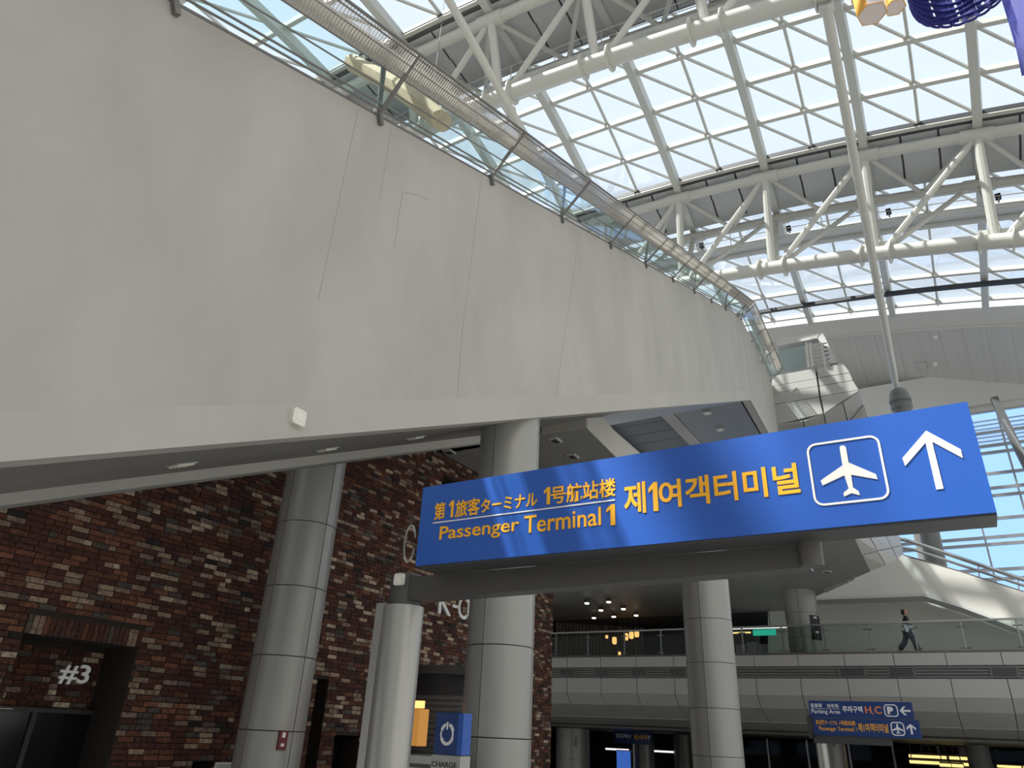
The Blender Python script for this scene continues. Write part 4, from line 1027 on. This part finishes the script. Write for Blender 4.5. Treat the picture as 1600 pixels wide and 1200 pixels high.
scaled(symplane, dl(.832), yb_(.5), WD * .10, HL * .52, DY, 'pictogram', 'letter_white', ds)
scaled(symarrow, dl(.955), yb_(.5), WD * .085, HL * .56, DY, 'arrow', 'letter_white', ds)
scaled(symleft, dl(.93), Zm + HU * .5, WD * .10, HU * .5, DY, 'arrow', 'letter_white', ds)
fs = thing('direction_sign', 'small far blue sign with white and amber halves under the bridge', 'sign')
FY = 40.0
a, m_, c = P(960, 1161, y=FY), P(989, 1160, y=FY), P(1017, 1144, y=FY)
MB().box((a[0], FY, a[2]), (m_[0] - .03, FY + .15, P(975, 1142, y=FY)[2])).build('white_half', 'sign_navy', fs)
MB().box((m_[0], FY, a[2]), (c[0], FY + .15, c[2])).build('amber_half', 'sign_navy', fs)
MB().lathe(m_[0] - .05, FY + .2, [(.09, Z0), (.09, a[2] + .5)], 12).build('pole', 'pole_steel', fs)
on_sign('lettering', '주차구역 P', a[0] + .08, m_[0] - .1, a[2] + .22, a[2] + .48, 'letter_white', .03, parent=fs, y=FY)
on_sign('lettering', '제1여객', m_[0] + .05, c[0] - .25, a[2] + .2, a[2] + .46, 'letter_amber', .03, parent=fs, y=FY)
scaled(symarrow, c[0] - .13, a[2] + .33, .16, .26, FY, 'arrow', 'letter_white', fs)

# ---------------------------------------------------------- hanging art: blue net basket, blue drape, paper lanterns, tan roll made up for sunlit gutter panels
nb = thing('net_basket', 'dark blue woven net basket hanging at the top corner', 'decoration')
NC = P(1500, -42, y=13.0); NR = 1.0
for k in range(7):
    z_ = NC[2] - .25 + .19 * k
    MB().tube([A(NC[0] + NR * math.cos(t) * 1.0, NC[1] + NR * math.sin(t), z_ + .05 * math.sin(5 * t + k)) for t in np.linspace(0, 2 * math.pi, 41)], .035, 6).build('hoop', 'net_blue', nb)
for k in range(40):
    t = 2 * math.pi * k / 40; w = .10 if k % 3 else .2
    x_, y_ = NC[0] + NR * math.cos(t), NC[1] + NR * math.sin(t); tx, ty = -math.sin(t), math.cos(t)
    q = [A(x_ - tx * w / 2, y_ - ty * w / 2, NC[2] - .3), A(x_ + tx * w / 2, y_ + ty * w / 2, NC[2] - .3), A(x_ + tx * w / 2, y_ + ty * w / 2, NC[2] + 1.3), A(x_ - tx * w / 2, y_ - ty * w / 2, NC[2] + 1.3)]
    MB().prism(q, (.02 * math.cos(t), .02 * math.sin(t), 0)).build('ribbon', 'net_blue' if k % 4 else 'drape_blue', nb)
for k in range(26):
    t = 2 * math.pi * k / 26; c = A(NC[0] + NR * math.cos(t), NC[1] + NR * math.sin(t), NC[2] - .30); e = A(-math.sin(t), math.cos(t), 0)
    MB().tube([c + e * .15 * math.cos(s_) + A(0, 0, .11 * math.sin(s_)) for s_ in np.linspace(0, 2 * math.pi, 13)], .03, 6).build('loop', 'net_blue', nb)
MB().tube([A(NC[0], NC[1], NC[2] + 1.25), A(NC[0], NC[1], surf(3, -3)[2])], .02, 5).build('cord', 'net_blue', nb)
MB().tube([A(NC[0] - NR, NC[1], NC[2] + 1.25), A(NC[0], NC[1], NC[2] + 1.6), A(NC[0] + NR, NC[1], NC[2] + 1.25)], .03, 5).build('yoke', 'net_blue', nb)
dp = thing('blue_drape', 'violet blue cloth drape hanging at the picture edge beside the net basket', 'drape')
pts = [P(1552, -40, y=12), P(1566, 0, y=12), P(1576, 30, y=12), P(1588, 70, y=12), P(1597, 112, y=12)]
mb = MB(); rows_ = []
for i, p in enumerate(pts):
    rows_.append([p + A(.13 * j, .10 * math.sin(j * 1.3 + i * .4), -.015 * j) for j in range(10)])
for r0, r1 in zip(rows_[:-1], rows_[1:]):
    for j in range(9): mb.hexa([r1[j], r1[j + 1], r1[j + 1] + A(0, .015, 0), r1[j] + A(0, .015, 0), r0[j], r0[j + 1], r0[j + 1] + A(0, .015, 0), r0[j] + A(0, .015, 0)])
mb.build('cloth', 'drape_blue', dp)
q = rows_[0][5]; MB().tube([q, A(q[0], q[1], surf(4, -3)[2])], .02, 5).build('cord', 'net_blue', dp)
def lantern(label, cx, cy, cz, r, h, tilt=.0):
    t = thing('paper_lantern', label, 'lantern', 'paper lanterns by the net basket')
    b0 = [A(cx + r * math.cos(a), cy + r * math.sin(a), cz) for a in np.arange(6) * math.pi / 3 + .3]; b1 = [p + A(tilt, 0, h) for p in b0]
    for i in range(6):
        j = (i + 1) % 6; n_ = _n((b0[i] + b0[j]) / 2 - A(cx, cy, cz)) * .01
        MB().prism([b0[i], b0[j], b1[j], b1[i]], n_).build('paper_side', 'paper_orange' if i in (3,) else 'paper_pink', t)
        MB().tube([b0[i], b1[i]], .012, 5).build('rib', 'paper_orange', t); MB().tube([b0[i], b0[j]], .012, 5).build('rib', 'paper_orange', t)
    MB().prism(b0, (0, 0, .008)).build('paper_base', 'paper_pink', t)
    MB().tube([A(cx, cy, cz + h), A(cx, cy, cz + h + 3)], .01, 5).build('cord', 'paper_orange', t)
p = P(1363, 22, y=15); lantern('pink paper lantern with an orange side left of the net basket', p[0], p[1], p[2], .36, .8)
p = P(1399, 12, y=15.6); lantern('pale pink paper lantern touching the net basket', p[0], p[1], p[2], .26, .7)
tf = thing('sunlit_gutter_roll', 'tan roll made up for sunlit gutter panels behind the guard screen', 'decoration')
a, c = P(552, 100, y=14.5), P(690, 190, y=14.5)
ax = [lerp(a, c, t) + A(0, 0, .25 * math.sin(t * 3)) for t in np.linspace(0, 1, 10)]
MB().sweep(ax, [(.46 * math.cos(s_) * (1 + .04 * math.cos(8 * s_)), .36 * math.sin(s_) * (1 + .04 * math.cos(8 * s_))) for s_ in np.linspace(0, 2 * math.pi, 25)[:-1]], smooth=True).build('cloth', 'sunlit_tan', tf)  # made-up roll in place of gutter panels lit by the sun
for k in (1, 8): MB().tube([ax[k], A(ax[k][0], ax[k][1], ax[k][2] + 7)], .015, 5).build('cord', 'rail_dark', tf)

# ---------------------------------------------------------- the walker on the bridge
pe = thing('person', 'person in a black top and dark trousers striding along the bridge', 'person')
pf = P(1424, 1020, y=31.0); HX, HY, HZ = pf[0], 31.0, 4.75
PH = 1.66
def skin_mesh(name, nodes, edges, m_, parent, sub=2):
    me = bpy.data.meshes.new(name); me.from_pydata([(HX + n[0], HY + n[1], HZ + n[2]) for n in nodes], edges, []); me.update()
    o = bpy.data.objects.new(name, me); COL.objects.link(o)
    o.modifiers.new('skin', 'SKIN'); me.skin_vertices.new() if not me.skin_vertices else None
    for i, n in enumerate(nodes): me.skin_vertices[0].data[i].radius = (n[3], n[4] if len(n) > 4 else n[3])
    me.skin_vertices[0].data[0].use_root = True
    s_ = o.modifiers.new('sub', 'SUBSURF'); s_.levels = sub; s_.render_levels = sub
    dg = bpy.context.evaluated_depsgraph_get(); m2 = bpy.data.meshes.new_from_object(o.evaluated_get(dg)); bpy.data.objects.remove(o)
    m2.materials.clear(); m2.materials.append(MAT[m_]); m2.polygons.foreach_set('use_smooth', [True] * len(m2.polygons))
    ob = bpy.data.objects.new(name, m2); COL.objects.link(ob); ob.parent = parent; return ob
# body (skin): pelvis root, spine, neck, head, arms with hands, legs
body_n = [(0, 0, .90, .12, .09), (.01, 0, 1.10, .115, .085), (.02, 0, 1.30, .15, .09), (.03, 0, 1.41, .06, .055), (.045, -.01, 1.47, .048), (.055, -.015, 1.51, .075, .08), (.055, -.015, 1.585, .092, .095), (.05, -.01, 1.64, .06),
          (.03, -.16, 1.37, .05), (.10, -.19, 1.12, .04), (.27, -.17, 1.02, .032), (.33, -.16, 1.01, .028), (.39, -.155, 1.0, .018),
          (.01, .16, 1.37, .05), (-.06, .20, 1.12, .04), (.02, .20, .90, .03), (.05, .20, .84, .028), (.08, .20, .77, .018),
          (.05, -.08, .86, .09), (.18, -.08, .50, .06), (.26, -.08, .10, .038), (.34, -.08, .05, .035), (.41, -.08, .03, .025),
          (-.03, .08, .86, .09), (-.13, .08, .50, .06), (-.40, .08, .20, .038), (-.40, .08, .09, .034), (-.33, .08, .03, .025)]
body_e = [(0, 1), (1, 2), (2, 3), (3, 4), (4, 5), (5, 6), (6, 7), (2, 8), (8, 9), (9, 10), (10, 11), (11, 12), (2, 13), (13, 14), (14, 15), (15, 16), (16, 17), (0, 18), (18, 19), (19, 20), (20, 21), (21, 22), (0, 23), (23, 24), (24, 25), (25, 26), (26, 27)]
pb_ = skin_mesh('body', body_n, body_e, 'skin', pe)
skin_mesh('black_top', [(0, 0, 1.0, .155, .13), (.01, 0, 1.15, .15, .13), (.02, 0, 1.30, .175, .15), (.03, 0, 1.41, .085, .08), (.03, -.17, 1.36, .065), (.085, -.19, 1.18, .055), (.01, .17, 1.36, .065), (-.05, .20, 1.18, .055)], [(0, 1), (1, 2), (2, 3), (2, 4), (4, 5), (2, 6), (6, 7)], 'cloth_black', pe)
skin_mesh('trousers', [(0, 0, .95, .16, .12), (.05, -.08, .84, .115), (.18, -.08, .50, .10), (.26, -.08, .12, .105), (-.03, .08, .84, .115), (-.14, .08, .50, .10), (-.38, .08, .22, .105)], [(0, 1), (1, 2), (2, 3), (0, 4), (4, 5), (5, 6)], 'cloth_navy', pe)
skin_mesh('waist_cloth', [(-.02, 0, .92, .18, .14), (-.01, 0, 1.02, .175, .135), (.10, -.14, .96, .08)], [(0, 1), (0, 2)], 'cloth_white', pe)
skin_mesh('hair', [(.03, .0, 1.63, .105, .11), (.005, .0, 1.575, .105, .12), (-.015, .0, 1.49, .075, .08), (-.06, 0, 1.44, .04)], [(0, 1), (1, 2), (2, 3)], 'hair', pe)
for z_, x_ in ((1.60, .13), (1.60, .125)): pass
for dy in (-.045, .015): MB().box((HX + .125, HY + dy - .012, HZ + 1.595), (HX + .142, HY + dy + .012, HZ + 1.608)).build('eye', 'hair', pb_)
MB().hexa([(HX + .12, HY - .03, HZ + 1.56), (HX + .155, HY - .025, HZ + 1.562), (HX + .155, HY - .005, HZ + 1.562), (HX + .12, HY, HZ + 1.56), (HX + .12, HY - .025, HZ + 1.60), (HX + .135, HY - .02, HZ + 1.60), (HX + .135, HY - .01, HZ + 1.60), (HX + .12, HY - .005, HZ + 1.60)]).build('nose', 'skin', pb_)
MB().box((HX + .115, HY - .035, HZ + 1.53), (HX + .136, HY + .005, HZ + 1.54)).build('mouth', 'red_box', pb_)
for s_, nodes in ((0, [(.30, -.08, .05, .045), (.36, -.08, .045, .042), (.43, -.08, .035, .03)]), (1, [(-.42, .08, .13, .045), (-.38, .08, .07, .042), (-.33, .08, .03, .03)])):
    skin_mesh('shoe', nodes, [(0, 1), (1, 2)], 'cloth_black', pe, 1)
bgp = thing('shoulder_bag', 'pale bag carried behind the walking person', 'bag')
skin_mesh('pouch', [(-.17, -.14, .98, .10, .07), (-.19, -.14, 1.06, .09, .06)], [(0, 1)], 'cloth_white', bgp)
MB().tube([A(HX - .17, HY - .14, HZ + 1.1), A(HX - .05, HY - .2, HZ + 1.3), A(HX + .02, HY - .19, HZ + 1.42)], .008, 5).build('strap', 'cloth_white', bgp)
